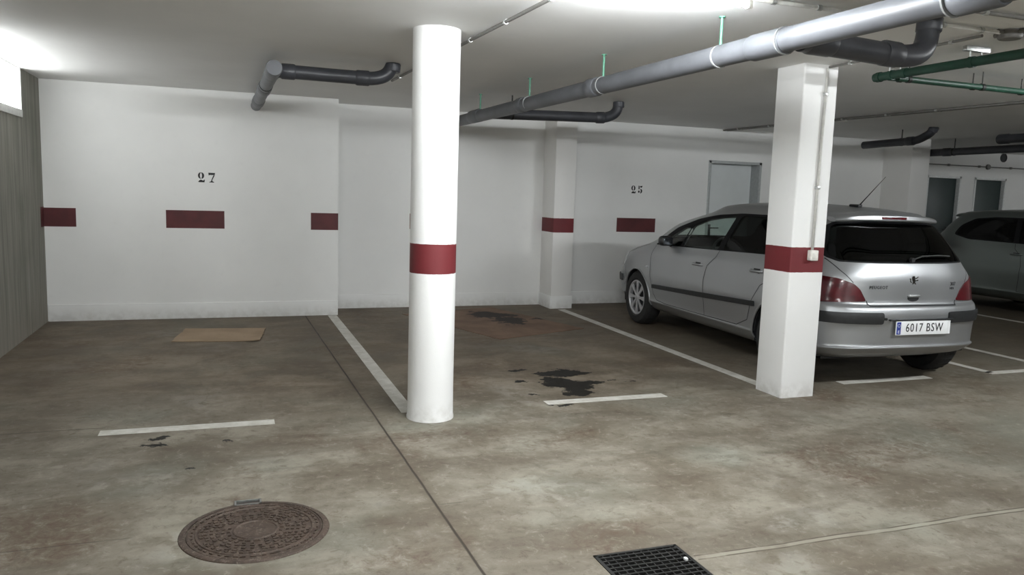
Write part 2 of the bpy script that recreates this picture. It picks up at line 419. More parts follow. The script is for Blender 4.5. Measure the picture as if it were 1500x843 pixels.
w25 = boxes('wall_back', [((4.1, 9.8, 0), (DX0, 10.2, H)), ((DX0, 9.8, 2.05), (DX1, 10.2, H)), ((DX1, 9.8, 0), (10.1, 10.2, H))], M['wall'])
boxes('wall_side', [((10.1, 9.8, 0), (10.3, 10.95, H))], M['wall'])
FD = ((11.80, 12.62), (12.95, 13.75)); FY = 10.85
l = [((10.3, FY, 0), (FD[0][0], FY+.3, H)), ((FD[0][1], FY, 0), (FD[1][0], FY+.3, H)), ((FD[1][1], FY, 0), (17., FY+.3, H))]
for a, b in FD: l.append(((a, FY, 2.04), (b, FY+.3, H)))
boxes('wall_far', l, M['wall'])
boxes('wall_right', [((17., -7, 0), (17.2, 12, H))], M['wall'])
boxes('wall_front', [((-2., -7.2, 0), (17., -7., H))], M['wall'])
def bb(name, a, b):
    bm = bmesh.new(); rbox(bm, a, b, .006, 2); struct(obj(name, bm, M['wall'], smooth=True, auto=35))
bb('baseboard_back', (-1.79, 9.286, -.01), (1.2, 9.31, .175)); bb('baseboard_back', (1.2, 9.786, -.01), (4.0, 9.81, .17))
bb('baseboard_back', (4.24, 9.786, -.01), (DX0-.02, 9.81, .17)); bb('baseboard_back', (DX1+.02, 9.786, -.01), (9.7, 9.81, .17))
# wall pilasters
def pilaster(x0, x1, y0, label):
    bm = bmesh.new(); rbox(bm, (x0, y0, -.02), (x1, 9.82, H+.02), .008, 2)
    o = obj('wall_pilaster', bm, M['pilaster'], smooth=True, auto=35); tag(o, label, 'pillar')
    bm = bmesh.new(); rbox(bm, (x0-.012, y0-.012, -.01), (x1+.012, 9.8, .165), .008, 2); obj('plinth', bm, M['wall'], o, True, 35)
pilaster(3.96, 4.25, 9.40, 'white wall pilaster with a red band, between the middle bay and bay 25')
pilaster(9.72, 10.08, 9.25, 'white wall pilaster behind the silver hatchback, left of the dark far doors')
# painted bands and stencilled numbers on the walls
def band(x0, x1, y, par, z0=1.0, z1=1.195, label='dark red painted bar on the white wall'):
    bm = bmesh.new(); box(bm, (x0, y-.0015, z0), (x1, y, z1)); o = obj('painted_band', bm, M['red'], par); o['label'] = label
band(-1.8, -1.505, 9.3, w27); band(-.64, -.044, 9.3, w27); band(.89, 1.2, 9.3, w27)
band(2.155, 2.76, 9.8, w26); band(5.08, 5.69, 9.8, w25)
bm = bmesh.new(); box(bm, (-1.8, 9.15, 1.0), (-1.7985, 9.3, 1.205)); obj('painted_band', bm, M['red'], wl)['label'] = 'end of a dark red painted bar on the bare concrete'
def arc(cx, cy, rx, ry, qx, qy, a0, a1, n=14):
    A = [radians(a0+(a1-a0)*i/n) for i in range(n+1)]
    return [(cx+rx*cos(a), cy+ry*sin(a)) for a in A]+[(cx+qx*cos(a), cy+qy*sin(a)) for a in reversed(A)]
GL = {'2': [arc(.36,.67,.37,.33,.13,.27,97,262), arc(.36,.67,.37,.33,.11,.26,83,-78), [(0,.02),(.2,0),(.76,0),(.80,.27),(.70,.27),(.60,.16),(.45,.24),(.30,.27),(.14,.19)]],
      '7': [[(.0,.98),(.78,.98),(.80,.86),(.72,.76),(.16,.76),(.04,.70)], [(.76,.74),(.60,.74),(.34,.24),(.46,.24)], [(.08,0),(.70,0),(.62,.08),(.50,.12),(.46,.23),(.34,.23),(.30,.12),(.16,.08)]],
      '5': [[(.06,1),(.26,.97),(.27,.60),(.20,.52),(.06,.56)], [(.34,.96),(.78,1),(.74,.84),(.60,.74),(.36,.80)], arc(.36,.31,.40,.31,.12,.25,84,-80), arc(.17,.24,.17,.15,.001,.001,0,350)]}
def number(s, x, z, y, h, par):
    bm = bmesh.new(); w = h*.80
    for ch in s:
        for poly in GL[ch]: prism(bm, [(x+px*w, z+pz*h) for px, pz in poly], .0015, Matrix(((1,0,0,0),(0,0,-1,y),(0,1,0,0),(0,0,0,1))))
        x += w*1.22
    o = obj('bay_number', bm, M['black_paint'], par); o['label'] = 'black stencilled bay number %s' % s
number('27', -.31, 1.505, 9.3, .108, w27); number('25', 5.285, 1.54, 9.8, .108, w25)

# bay lines painted on the floor
def line(x0, y0, x1, y1, w=.1, label=None):
    a = Vector((x0, y0)); b = Vector((x1, y1)); d = (b-a).normalized(); n = Vector((-d.y, d.x))*w/2
    bm = bmesh.new(); prism(bm, [tuple(p) for p in (a-n, b-n, b+n, a+n)], .002)
    o = obj('bay_line', bm, M['line'], floor); o['label'] = label or 'white painted bay line'
line(1.13, 9.25, 1.13, 5.08); line(4.075, 9.3, 4.075, 5.1)
line(-.74, 5.07, .26, 5.07); line(2.135, 5.085, 3.11, 5.085); line(4.80, 5.10, 5.77, 5.10)
line(6.53, 9.3, 6.53, 5.10, .085); line(6.49, 5.10, 7.45, 5.10, .09); line(7.40, 9.3, 7.40, 5.06, .085); line(9.87, 9.2, 9.87, 5.1, .085)

# doors
def mkdoor(name, x0, x1, y, top, leaf, frame, rec, hand, dark=False):
    e = struct(empty(name, ((x0+x1)/2, y+rec, 0))); cx = (x0+x1)/2; oy = y+rec
    bm = bmesh.new(); rbox(bm, (x0-cx+.03, 0, .005), (x1-cx-.03, .05, top-.03), .004); obj('door_leaf', bm, leaf, e, True, 35)
    bm = bmesh.new(); F = .04
    for a, b in (((x0-cx, -rec-.012, 0), (x0-cx+F, .06, top)), ((x1-cx-F, -rec-.012, 0), (x1-cx, .06, top)), ((x0-cx, -rec-.012, top-F), (x1-cx, .06, top))):
        rbox(bm, a, b, .004)
    obj('door_frame', bm, frame, e, True, 35)
    hx = x0-cx+.19 if hand < 0 else x1-cx-.19
    bm = bmesh.new(); rbox(bm, (hx-.022, -.012, .93), (hx+.022, .0, 1.12), .004); s = 1 if hand < 0 else -1
    tube(bm, [(hx, -.005, 1.07), (hx, -.05, 1.07), (hx+s*.13, -.05, 1.07)], .009, 10, bend=.02)
    obj('door_handle', bm, M['black_plastic'], e, True, 35)['label'] = 'black lever handle on its plate'
mkdoor('door_1', DX0, DX1, 9.8, 2.05, M['door'], M['door_frame'], .19, -1)
mkdoor('door_2', FD[0][0], FD[0][1], FY, 2.04, M['door_dark'], M['white_metal'], .065, 1)
mkdoor('door_3', FD[1][0], FD[1][1], FY, 2.04, M['door_dark'], M['white_metal'], .065, 1)

# high window in the concrete wall
win = struct(empty('window_1', (-1.8, (WY0+WY1)/2, WZ0))); hw = (WY1-WY0)/2; hh = H-WZ0
bm = bmesh.new(); F = .05
for a, b in (((-.06, -hw, 0), (.012, hw, .07)), ((-.06, -hw, hh-.012), (-.0, hw, hh)), ((-.06, -hw, 0), (.008, -hw+F, hh)), ((-.06, hw-.02, 0), (.008, hw, hh))): rbox(bm, a, b, .004)
obj('window_frame', bm, M['frame_white'], win, True, 35)
bm = bmesh.new(); box(bm, (-.05, -hw+.02, .05), (-.035, hw-.02, hh-.005)); obj('window_pane', bm, M['daylight'], win)

# ------------------------------------------------------------------ columns
bm = bmesh.new()
lathe(bm, [(.156, -.02), (.156, .012), (.152, .03), (.150, .2), (.150, H-.05), (.152, H+.02)], 64, Matrix.Translation((1.247, 4.955, 0)))
col = obj('round_column', bm, M['column'], smooth=True, auto=40); tag(col, 'round white concrete column with a red band, left of the square pillar', 'column')
bm = bmesh.new(); rbox(bm, (3.95, 4.79, -.02), (4.26, 5.10, H+.02), .012, 3)
tag(obj('square_pillar', bm, M['column'], smooth=True, auto=40), 'square white concrete pillar with a red band, beside the silver hatchback', 'pillar')
# conduit and push switch on the square pillar
cd = empty('light_switch', (4.135, 4.79, 1.06)); tag(cd, 'white push switch box with a surface conduit running up the square pillar', 'switch')
bm = bmesh.new(); rbox(bm, (-.036, -.040, 0), (.036, .002, .078), .006, 3); obj('switch_box', bm, M['white_plastic'], cd, True, 35)
bm = bmesh.new(); rbox(bm, (-.022, -.046, .018), (.022, -.038, .060), .003, 2); obj('switch_button', bm, M['white_plastic'], cd, True, 35)
bm = bmesh.new(); tube(bm, [(-.004, -.012, .078), (.012, -.012, H-1.06-.022), (.012, .25, H-1.06-.012)][:2], .0105, 12); obj('conduit', bm, M['conduit_white'], cd, True)
bm = bmesh.new()
for z, dx in ((.545, 0), (1.23, .008)): rbox(bm, (dx-.016, -.026, z-.012), (dx+.016, .001, z+.012), .003)
obj('conduit_clip', bm, M['zinc'], cd, True, 35)

# ------------------------------------------------------------------ pipes under the ceiling
def hanger(par, x, y, zc, r, green=True, n=0):
    bm = bmesh.new(); tube(bm, [(x, y, zc+r), (x, y, H)], .0075, 10); tube(bm, [(x, y, H-.006), (x, y, H)], .018, 12)
    rod = obj('hanger_rod', bm, M['green_rod'] if green else M['zinc'], par, True, 40); rod['label'] = 'green threaded hanger rod' if green else 'steel hanger rod'
    return rod
def clamp(bm, c, d, r, w=.025, t=.004):
    c = Vector(c); d = Vector(d).normalized(); tube(bm, [c-d*w/2, c+d*w/2], r+t, 24)
def pipe_x(y): return 2.68-.027*y
mp = empty('drain_pipe', (pipe_x(5), 5, 2.285)); tag(mp, 'long grey ceiling drain pipe running from over the aisle to the back wall', 'pipe')
def sub(p): return Vector(p)-Vector((pipe_x(5), 5, 2.285))
bm = bmesh.new(); tube(bm, [sub((pipe_x(9.85), 9.85, 2.275)), sub((pipe_x(-3), -3, 2.30))], .060, 32); obj('pipe', bm, M['pvc'], mp, True, 40)
bm = bmesh.new()
for y, w in ((9.0, .16), (8.05, .3), (5.35, .14), (3.42, .26), (2.25, .2), (6.75, .12), (0.8, .2)):
    a, b = sub((pipe_x(y+w/2), y+w/2, 2.285)), sub((pipe_x(y-w/2), y-w/2, 2.285)); tube(bm, [a, a.lerp(b, .08), a.lerp(b, .92), b], [.062, .068, .068, .062], 32)
obj('pipe_socket', bm, M['pvc'], mp, True, 40)
bm = bmesh.new()
for y in (7.92, 6.59, 5.21, 3.83, 3.30, 2.36): clamp(bm, sub((pipe_x(y), y, 2.285)), (0, 1, 0), .0675 if y < 3.5 else .0610, .012 if y > 3.5 else .008, .002)
obj('pipe_clamp', bm, M['pvc_joint'], mp, True, 40)['label'] = 'pale grey clamp rings'
for y in (7.92, 6.59, 5.21, 3.83): hanger(mp, pipe_x(y)-pipe_x(5), y-5, 0, .06).location = (0, 0, 0)
for o in mp.children:
    if o.name.startswith('hanger_rod'):
        for v in o.data.vertices:
            if v.co.z > 1: v.co.z -= 2.285
def branch(base, pts, r, mat, label, bend=.09, sockets=(), n=28, cl=()):
    e = empty('drain_pipe', base); b = Vector(base); tag(e, label, 'pipe')
    bm = bmesh.new(); tube(bm, [Vector(p)-b for p in pts], r, n, bend=bend); obj('pipe', bm, mat, e, True, 40)
    if sockets:
        bm = bmesh.new()
        for p, q in sockets:
            a, c = Vector(p)-b, Vector(q)-b; tube(bm, [a, a.lerp(c, .1), a.lerp(c, .9), c], [r+.001, r+.007, r+.007, r+.001], n)
        obj('pipe_socket', bm, mat, e, True, 40)
    if cl:
        bm = bmesh.new()
        for p, d in cl:
            q = Vector(p)-b; clamp(bm, q, d, r, .02, .003); tube(bm, [q+Vector((0, 0, r)), Vector((q.x, q.y, H-b.z))], .007, 8)
        obj('pipe_hanger', bm, M['iron'], e, True, 40)
    return e
branch((2.9, 7.85, 2.32), [(2.52, 7.85, 2.30), (3.82, 7.72, 2.325), (3.93, 7.70, 2.38), (3.95, 7.70, 2.5)], .054, M['pvc_dark'], 'dark grey branch pipe with an upturned elbow, over bay 25 beyond the column', .09,
       [((3.70, 7.733, 2.322), (3.80, 7.722, 2.325)), ((3.95, 7.70, 2.44), (3.95, 7.70, 2.5))], cl=[((2.78, 7.82, 2.305), (1, 0, 0))])
branch((2.62, 3.22, 2.28), [(2.62, 3.22, 2.28), (3.34, 3.30, 2.27), (3.52, 3.33, 2.31), (3.55, 3.34, 2.5)], .058, M['pvc_dark'], 'thick dark branch pipe with elbow rising to the ceiling, above the square pillar', .10,
       [((3.18, 3.28, 2.276), (3.30, 3.294, 2.275)), ((3.54, 3.335, 2.42), (3.55, 3.34, 2.5)), ((2.66, 3.225, 2.28), (2.82, 3.24, 2.28))])
tp = branch((.33, 6.4, 2.36), [(.30, 9.32, 2.365), (.335, 6.38, 2.375)], .056, M['pvc'], 'short grey drain pipe entering the wall above bay number 27', 0,
       [((.305, 8.95, 2.366), (.309, 8.6, 2.367)), ((.318, 7.8, 2.37), (.321, 7.5, 2.37)), ((.334, 6.62, 2.375), (.336, 6.30, 2.376))], cl=[((.323, 7.35, 2.37), (0, 1, 0))])
branch((.45, 6.45, 2.365), [(.335, 6.45, 2.375), (1.10, 6.42, 2.365), (1.21, 6.42, 2.40), (1.26, 6.42, 2.5)], .053, M['pvc_dark'], 'drain pipe with upturned elbow, its shade coloured in as dark grey, joined to the pipe above number 27', .09,  # same plastic as the pipe it joins; shade put in by darker grey
       [((.39, 6.448, 2.374), (.50, 6.443, 2.373)), ((.96, 6.426, 2.366), (1.07, 6.42, 2.366)), ((1.255, 6.42, 2.43), (1.26, 6.42, 2.5))])
branch((8.5, 8.9, 2.32), [(8.50, 8.95, 2.32), (8.52, 8.05, 2.34), (8.52, 7.85, 2.42), (8.52, 7.78, 2.5)], .052, M['pvc_dark'], 'short dark pipe under the ceiling behind the silver hatchback', .1,
       [((8.505, 8.2, 2.337), (8.51, 8.08, 2.34)), ((8.52, 7.82, 2.45), (8.52, 7.79, 2.5))], cl=[((8.52, 8.3, 2.335), (0, 1, 0))])
branch((10.25, 9.3, 2.30), [(10.16, 9.7, 2.30), (10.16, 7.0, 2.315), (10.16, 3., 2.33)], .055, M['pvc_dark'], 'long dark drain pipe above the grey car, highest over the two far doors', 0,
       [((10.16, 9.1, 2.303), (10.16, 8.95, 2.303))], cl=[((10.16, 8.9, 2.303), (0, 1, 0))])
branch((9.6, 7.6, 2.40), [(9.62, 7.75, 2.40), (9.64, 5., 2.41)], .058, M['pvc_dark'], 'blunt end of a dark pipe at the right edge, under the ceiling', 0,
       [((9.62, 7.76, 2.40), (9.62, 7.6, 2.40))], cl=[((9.625, 7.35, 2.403), (0, 1, 0))])
bm = bmesh.new(); lathe(bm, [(0, .004), (.068, .004), (.070, .012), (.082, .012), (.082, 0)], 32, Matrix.Translation((13.62, FY, 2.425)) @ Matrix.Rotation(radians(90), 4, 'X'))
tag(obj('vent_cap', bm, M['black_plastic'], smooth=True, auto=30), 'round black vent on the far wall above the right dark door', 'vent')
# green water pipes hung on rails
def rail(par, b, x, y, w=.2):
    bm = bmesh.new(); rbox(bm, (x-b[0]-w/2, y-b[1]-.018, H-b[2]-.034), (x-b[0]+w/2, y-b[1]+.018, H-b[2]-.002), .003)
    for dx in (-.05, .045): tube(bm, [(x-b[0]+dx, y-b[1], H-b[2]-.03), (x-b[0]+dx, y-b[1], -.0)], .005, 8)
    obj('mounting_rail', bm, M['zinc'], par, True, 40)
b = (4.42, 4.4, 2.40); g1 = empty('water_pipe', b); tag(g1, 'thick dark green water pipe running forward from the capped corner under the ceiling', 'pipe')
bm = bmesh.new(); tube(bm, [(-.03, .17, 0), (-.03, -1.6, .0), (-.03, -4, .0)], .030, 20); obj('pipe', bm, M['green_pipe'], g1, True, 40)
bm = bmesh.new()
for y in (.13, .02, -.1, -.62, -1.4): clamp(bm, (-.03, y, 0), (0, 1, 0), .030, .035, .005)
obj('pipe_clamp', bm, M['green_pipe'], g1, True, 40)
rail(g1, b, 4.42, 4.42); rail(g1, b, 4.43, 3.79)
for i, (yy, rr, mt, zz) in enumerate(((4.50, .018, 'green_pipe_light', 2.395), (4.42, .021, 'green_pipe', 2.385))):
    b = (5.0, yy, zz); g = empty('water_pipe', b); tag(g, ('pale green thin water pipe, the further of two running to the right edge' if i == 0 else 'dark green thin water pipe, the nearer of two running to the right edge'), 'pipe')
    bm = bmesh.new(); tube(bm, [(-.55, .0, 0), (5.5, .15, 0)], rr, 16); obj('pipe', bm, M[mt], g, True, 40)
    bm = bmesh.new()
    for x in (-.45, .28, .80, 1.5): clamp(bm, (x, (x+.55)*.0248, 0), (1, .025, 0), rr, .03, .005); tube(bm, [(x, (x+.55)*.0248, rr), (x, (x+.55)*.0248, H-zz-.002)], .004, 8)
    obj('pipe_clamp', bm, M['iron'], g, True, 40)
# conduits on the ceiling
def conduit(pts, label, r=.010, z=H-.019, mat='conduit', clips=6, bend=.05):
    pts = [(*p, z) if len(p) == 2 else p for p in pts]; b = Vector(pts[0]); e = empty('cable_conduit', b); tag(e, label, 'conduit')
    bm = bmesh.new(); tube(bm, [Vector(p)-b for p in pts], r, 10, bend=bend); obj('conduit', bm, M[mat], e, True, 40)
    bm = bmesh.new(); a, c = Vector(pts[0]), Vector(pts[1])
    for i in range(clips):
        p = a.lerp(c, (i+.5)/clips)-b; d = (c-a).normalized()*.012; u, w = frame_of(d); tube(bm, [p-d, p+d], r+.004, 10)
    obj('conduit_clip', bm, M['zinc'], e, True, 40)
conduit([(1.42, 7.3), (1.56, 3.5)], 'thin grey conduit along the ceiling behind the round column', .011)
conduit([(6.70, 9.75), (6.92, 6.0), (7.1, 3.0)], 'paired grey conduit crossing the ceiling between the two cars, left one', .012)
conduit([(6.76, 9.75), (6.98, 6.0), (7.16, 3.0)], 'paired grey conduit crossing the ceiling between the two cars, right one', .010)
conduit([(2.42, 3.37), (4.10, 3.37)], 'pale conduit leading right from the ceiling light over the thick pipe', .011, mat='conduit_white')
conduit([(2.7, 3.07), (6.4, 3.07)], 'nearest grey conduit crossing the ceiling at the top right', .011)
conduit([(4.145, 4.76), (4.10, 3.48)], 'thin conduit on the ceiling from the square pillar to the junction box', .009, clips=3)
conduit([(4.30, 3.37), (8.8, 3.37)], 'grey conduit leaving the junction box to the right', .011)
jb = empty('junction_box', (4.18, 3.37, H-.025)); tag(jb, 'round grey junction box on the ceiling where conduits meet', 'junction box')
bm = bmesh.new(); lathe(bm, [(0, -.025), (.055, -.025), (.062, -.018), (.062, .024), (0, .024)], 28); obj('box_body', bm, M['conduit'], jb, True, 30)
bm = bmesh.new()
for a in range(4): tube(bm, [(.058*cos(a*pi/2), .058*sin(a*pi/2), .010), (.095*cos(a*pi/2), .095*sin(a*pi/2), .010)], .014, 12)
obj('cable_gland', bm, M['conduit'], jb, True, 30)
bm = bmesh.new(); tube(bm, [(10.62, FY-.014, 2.49), (10.62, FY-.014, 2.24), (16.9, FY-.014, 2.24)], .010, 8, bend=.04)
e = empty('cable_conduit', (10.62, FY, 2.24)); tag(e, 'thin conduit along the far wall above the two dark doors', 'conduit')
for v in bm.verts: v.co -= Vector((10.62, FY, 2.24))
obj('conduit', bm, M['conduit'], e, True, 40)
bm = bmesh.new()
for x in (.25, .95, 1.65, 2.4, 3.2): rbox(bm, (x-.02, -.03, -.02), (x+.02, 0, .02), .004)
lathe(bm, [(0, .035), (.045, .035), (.05, .0)], 20, Matrix.Translation((2.62, 0, 0)) @ Matrix.Rotation(radians(90), 4, 'X'))
obj('conduit_clip', bm, M['conduit'], e, True, 40)
bm = bmesh.new(); lathe(bm, [(0, 0), (.038, 0), (.045, .012), (.045, .03), (0, .03)], 24, Matrix.Translation((6.97, 7.69, H-.03)))
tag(obj('smoke_detector', bm, M['white_plastic'], smooth=True, auto=30), 'tiny white ceiling sensor seen just right of the square pillar', 'sensor')

# ------------------------------------------------------------------ ceiling lights
def luminaire(x, y, label, rz=0, proto=[]):
    if proto:
        r = proto[0].copy(); COL.objects.link(r); r.location = (x, y, H); r.rotation_euler.z = rz; r['label'] = label
        for c in list(proto[0].children):
            d = c.copy(); COL.objects.link(d); d.parent = r
        return r
    e = empty('fluorescent_light', (x, y, H), rz); tag(e, label, 'ceiling light', 'fluorescent battens on the ceiling')
    bm = bmesh.new(); rbox(bm, (-.64, -.028, -.040), (.64, .028, 0), .006, 2)
    obj('housing', bm, M['white_metal'], e, True, 35)
    bm = bmesh.new()
    for s in (-1, 1): rbox(bm, (s*.625-.012, -.018, -.092), (s*.625+.012, .018, -.035), .005, 2)
    obj('lamp_holder', bm, M['white_plastic'], e, True, 35)
    bm = bmesh.new(); tube(bm, [(-.612, 0, -.072), (.612, 0, -.072)], .013, 14); obj('fluorescent_tube', bm, M['tube'], e, True, 40)
    proto.append(e); return e
luminaire(1.73, 3.285, 'lit white fluorescent batten at the top edge, above the thick drain pipe')
luminaire(-.55, .9, 'unseen fluorescent batten added as fill light behind the camera, at the concrete wall side')  # added out of view to brighten the back walls
luminaire(2.4, -1.6, 'unseen fluorescent batten added for fill behind the camera, over the aisle')  # extra unseen lamp that raises the ambient level
luminaire(6.3, 2.72, 'white fluorescent batten to the right of the picture, before the hatchback')
luminaire(5.4, -4.6, 'unseen fluorescent batten added for fill, furthest behind the camera')  # another lamp put in out of view for ambient light
luminaire(15.2, 6.4, 'unseen dim batten added to light the far wall, at the far right, beyond the grey car')  # added beyond the view to lift the far wall
for o in bpy.data.objects:
    if o.name.startswith('fluorescent_tube') and (o.parent.location.x > 8 or o.parent.location.x < 0):
        o.material_slots[0].link = 'OBJECT'; o.material_slots[0].material = M['tube_dim' if o.parent.location.x > 8 else 'tube_reduced']

# ------------------------------------------------------------------ things on the floor
def sheet(name, poly, t, mat, label, cat, curl=0):
    c = sum((Vector(p) for p in poly), Vector((0, 0)))/len(poly); bm = bmesh.new(); n = 14
    P = [Vector(p) for p in poly]
    def at(u, v): return (P[0]*(1-u)+P[1]*u)*(1-v)+(P[3]*(1-u)+P[2]*u)*v
    vs = {}
    for k in (0, 1):
        for i in range(n+1):
            for j in range(n+1):
                u, v = i/n, j/n; q = at(u, v); ed = max(abs(u-.5), abs(v-.5))*2
                jit = Vector((random.uniform(-1, 1), random.uniform(-1, 1)))*.006 if ed > .99 and k == 0 else Vector((0, 0))
                if k: q2 = vs[0, i, j].co; x, y = q2.x, q2.y
                else: x, y = (q+jit)
                vs[k, i, j] = bm.verts.new((x, y, .0012+k*t+curl*max(0, u-.75)*max(0, .5-v)*8))
    for i in range(n):
        for j in range(n):
            for k in (0, 1):
                f = [vs[k, i, j], vs[k, i+1, j], vs[k, i+1, j+1], vs[k, i, j+1]]; bm.faces.new(f if k else f[::-1])
    rim = [(i, 0) for i in range(n)]+[(n, j) for j in range(n)]+[(i, n) for i in range(n, 0, -1)]+[(0, j) for j in range(n, 0, -1)]
    for k in range(len(rim)):
        a, b = rim[k], rim[(k+1) % len(rim)]; bm.faces.new((vs[(0, *a)], vs[(0, *b)], vs[(1, *b)], vs[(1, *a)]))
    return tag(obj(name, bm, mat), label, cat)
sheet('cardboard_sheet', [(-.52, 7.92), (.27, 7.78), (.35, 8.50), (-.43, 8.60)], .006, M['card'], 'light brown flat cardboard sheet lying on the floor below bay number 27', 'cardboard', .012)
sheet('cardboard_sheet', [(1.95, 9.20), (2.60, 7.46), (3.74, 7.90), (3.20, 9.60)], .005, M['card2'], 'large dark brown oil-stained cardboard sheet behind the round column', 'cardboard')
# manhole cover
mh = empty('manhole_cover', (.095, 3.44, 0)); tag(mh, 'round rusty cast iron manhole cover set in the aisle floor', 'manhole cover')
bm = bmesh.new(); lathe(bm, [(.286, .001), (.286, .007), (.306, .007), (.312, .004), (.314, .0005), (.30, .0)], 72); obj('cover_rim', bm, M['rust'], mh, True, 30)
bm = bmesh.new(); lathe(bm, [(0, .004), (.085, .0035), (.088, .007), (.094, .007), (.097, .0035), (.236, .0035), (.239, .008), (.246, .008), (.249, .0035), (.272, .0035), (.275, .007), (.282, .006), (.284, .0)], 72)
for r, n, ln in ((.112, 20, .6), (.135, 26, .55), (.158, 30, .6), (.181, 34, .55), (.204, 40, .6), (.224, 44, .6), (.261, 46, .55)):
    for k in range(n):
        if r < .25 and random.random() < .12: continue
        a = 2*pi*(k+random.uniform(-.2, .2))/n; L = pi*r/n*ln*random.uniform(.7, 1.15); w = .0065 if r < .25 else .004
        m = Matrix.Rotation(a, 4, 'Z') @ Matrix.Translation((r, 0, 0)) @ Matrix.Rotation(random.uniform(-.35, .35) if r < .25 else 0, 4, 'Z')
        prism(bm, [(-w, -L), (w, -L), (w, L), (-w, L)], .0045, m, .0035)
obj('cover_plate', bm, M['rust'], mh, False)
bm = bmesh.new()
for a, b in (((-.085, .285, 0), (.035, .293, .008)), ((-.085, .335, 0), (.035, .343, .008)), ((-.085, .285, 0), (-.077, .343, .008)), ((.027, .285, 0), (.035, .343, .008))): box(bm, a, b)
o = obj('lifting_slot', bm, M['zinc'], mh); o['label'] = 'small steel-edged lifting pocket'
bm = bmesh.new(); box(bm, (-.08, .29, .0004), (.03, .338, .003)); obj('slot_bottom', bm, M['pit'], o)
# drain grate over its pit
gr = empty('drain_grate', ((gx0+gx1)/2, (gy0+gy1)/2, 0)); tag(gr, 'square black iron drain grate in the floor at the bottom edge', 'drain grate')
bm = bmesh.new(); w = (gx1-gx0)/2-.003; hgt = (gy1-gy0)/2-.003
for a, b in (((-w, -hgt, -.03), (w, -hgt+.014, .002)), ((-w, hgt-.014, -.03), (w, hgt, .002)), ((-w, -hgt, -.03), (-w+.014, hgt, .002)), ((w-.014, -hgt, -.03), (w, hgt, .002))): box(bm, a, b)
obj('grate_frame', bm, M['iron'], gr)
bm = bmesh.new(); n = 11
for i in range(1, n): x = -w+2*w*i/n; box(bm, (x-.0025, -hgt+.01, -.028), (x+.0025, hgt-.01, .0))
for i in range(1, n+2): y = -hgt+2*hgt*i/(n+2); box(bm, (-w+.01, y-.0045, -.022), (w-.01, y+.0045, .0015))
obj('grate_bars', bm, M['iron'], gr)
bm = bmesh.new(); box(bm, (gx0-.01, gy0-.01, -.36), (gx1+.01, gy1+.01, -.30)); struct(obj('trim_1', bm, M['pit']))
bm = bmesh.new(); rbox(bm, (1.768, 2.652, .0), (1.782, 2.672, .012), .003)
tag(obj('paper_scrap', bm, M['plate_white']), 'tiny white scrap lying at the corner of the drain grate', 'scrap')

# ------------------------------------------------------------------ cars
def pchip(ts, vs, t):
    n = len(ts)
    h = [ts[i+1]-ts[i] for i in range(n-1)]; d = [(vs[i+1]-vs[i])/h[i] if h[i] > 1e-9 else 0 for i in range(n-1)]
    i = 0
    while i < n-2 and t > ts[i+1]: i += 1
    def slope(k):
        if k == 0: return d[0]
        if k == n-1: return d[-1]
        if d[k-1]*d[k] <= 0: return 0
        w1 = 2*h[k]+h[k-1]; w2 = h[k]+2*h[k-1]; return (w1+w2)/(w1/d[k-1]+w2/d[k])
    if h[i] < 1e-9: return vs[i]
    u = (t-ts[i])/h[i]; a, b = slope(i), slope(i+1)
    return (2*u**3-3*u*u+1)*vs[i]+(u**3-2*u*u+u)*h[i]*a+(-2*u**3+3*u*u)*vs[i+1]+(u**3-u*u)*h[i]*b
def curve(pts, sub, sym=False):
    """smooth curve through pts; sym mirrors x so that it crosses x=0 squarely"""
    P = [Vector(p) for p in pts]
    if sym:
        m = lambda v: Vector((-v.x, v.y, v.z)); Q = [m(P[2]), m(P[1])]+P+[m(P[-2]), m(P[-3])]; off = 2
    else: Q, off = P, 0
    ts = [0]
    for a, b in zip(Q, Q[1:]): ts.append(ts[-1]+max((b-a).length, 1e-5))
    out = []
    for i in range(len(P)-1):
        for s in range(sub+(i == len(P)-2)):
            t = ts[i+off]+(ts[i+1+off]-ts[i+off])*s/sub
            out.append(Vector([pchip(ts, [q[k] for q in Q], t) for k in range(3)]))
    return out
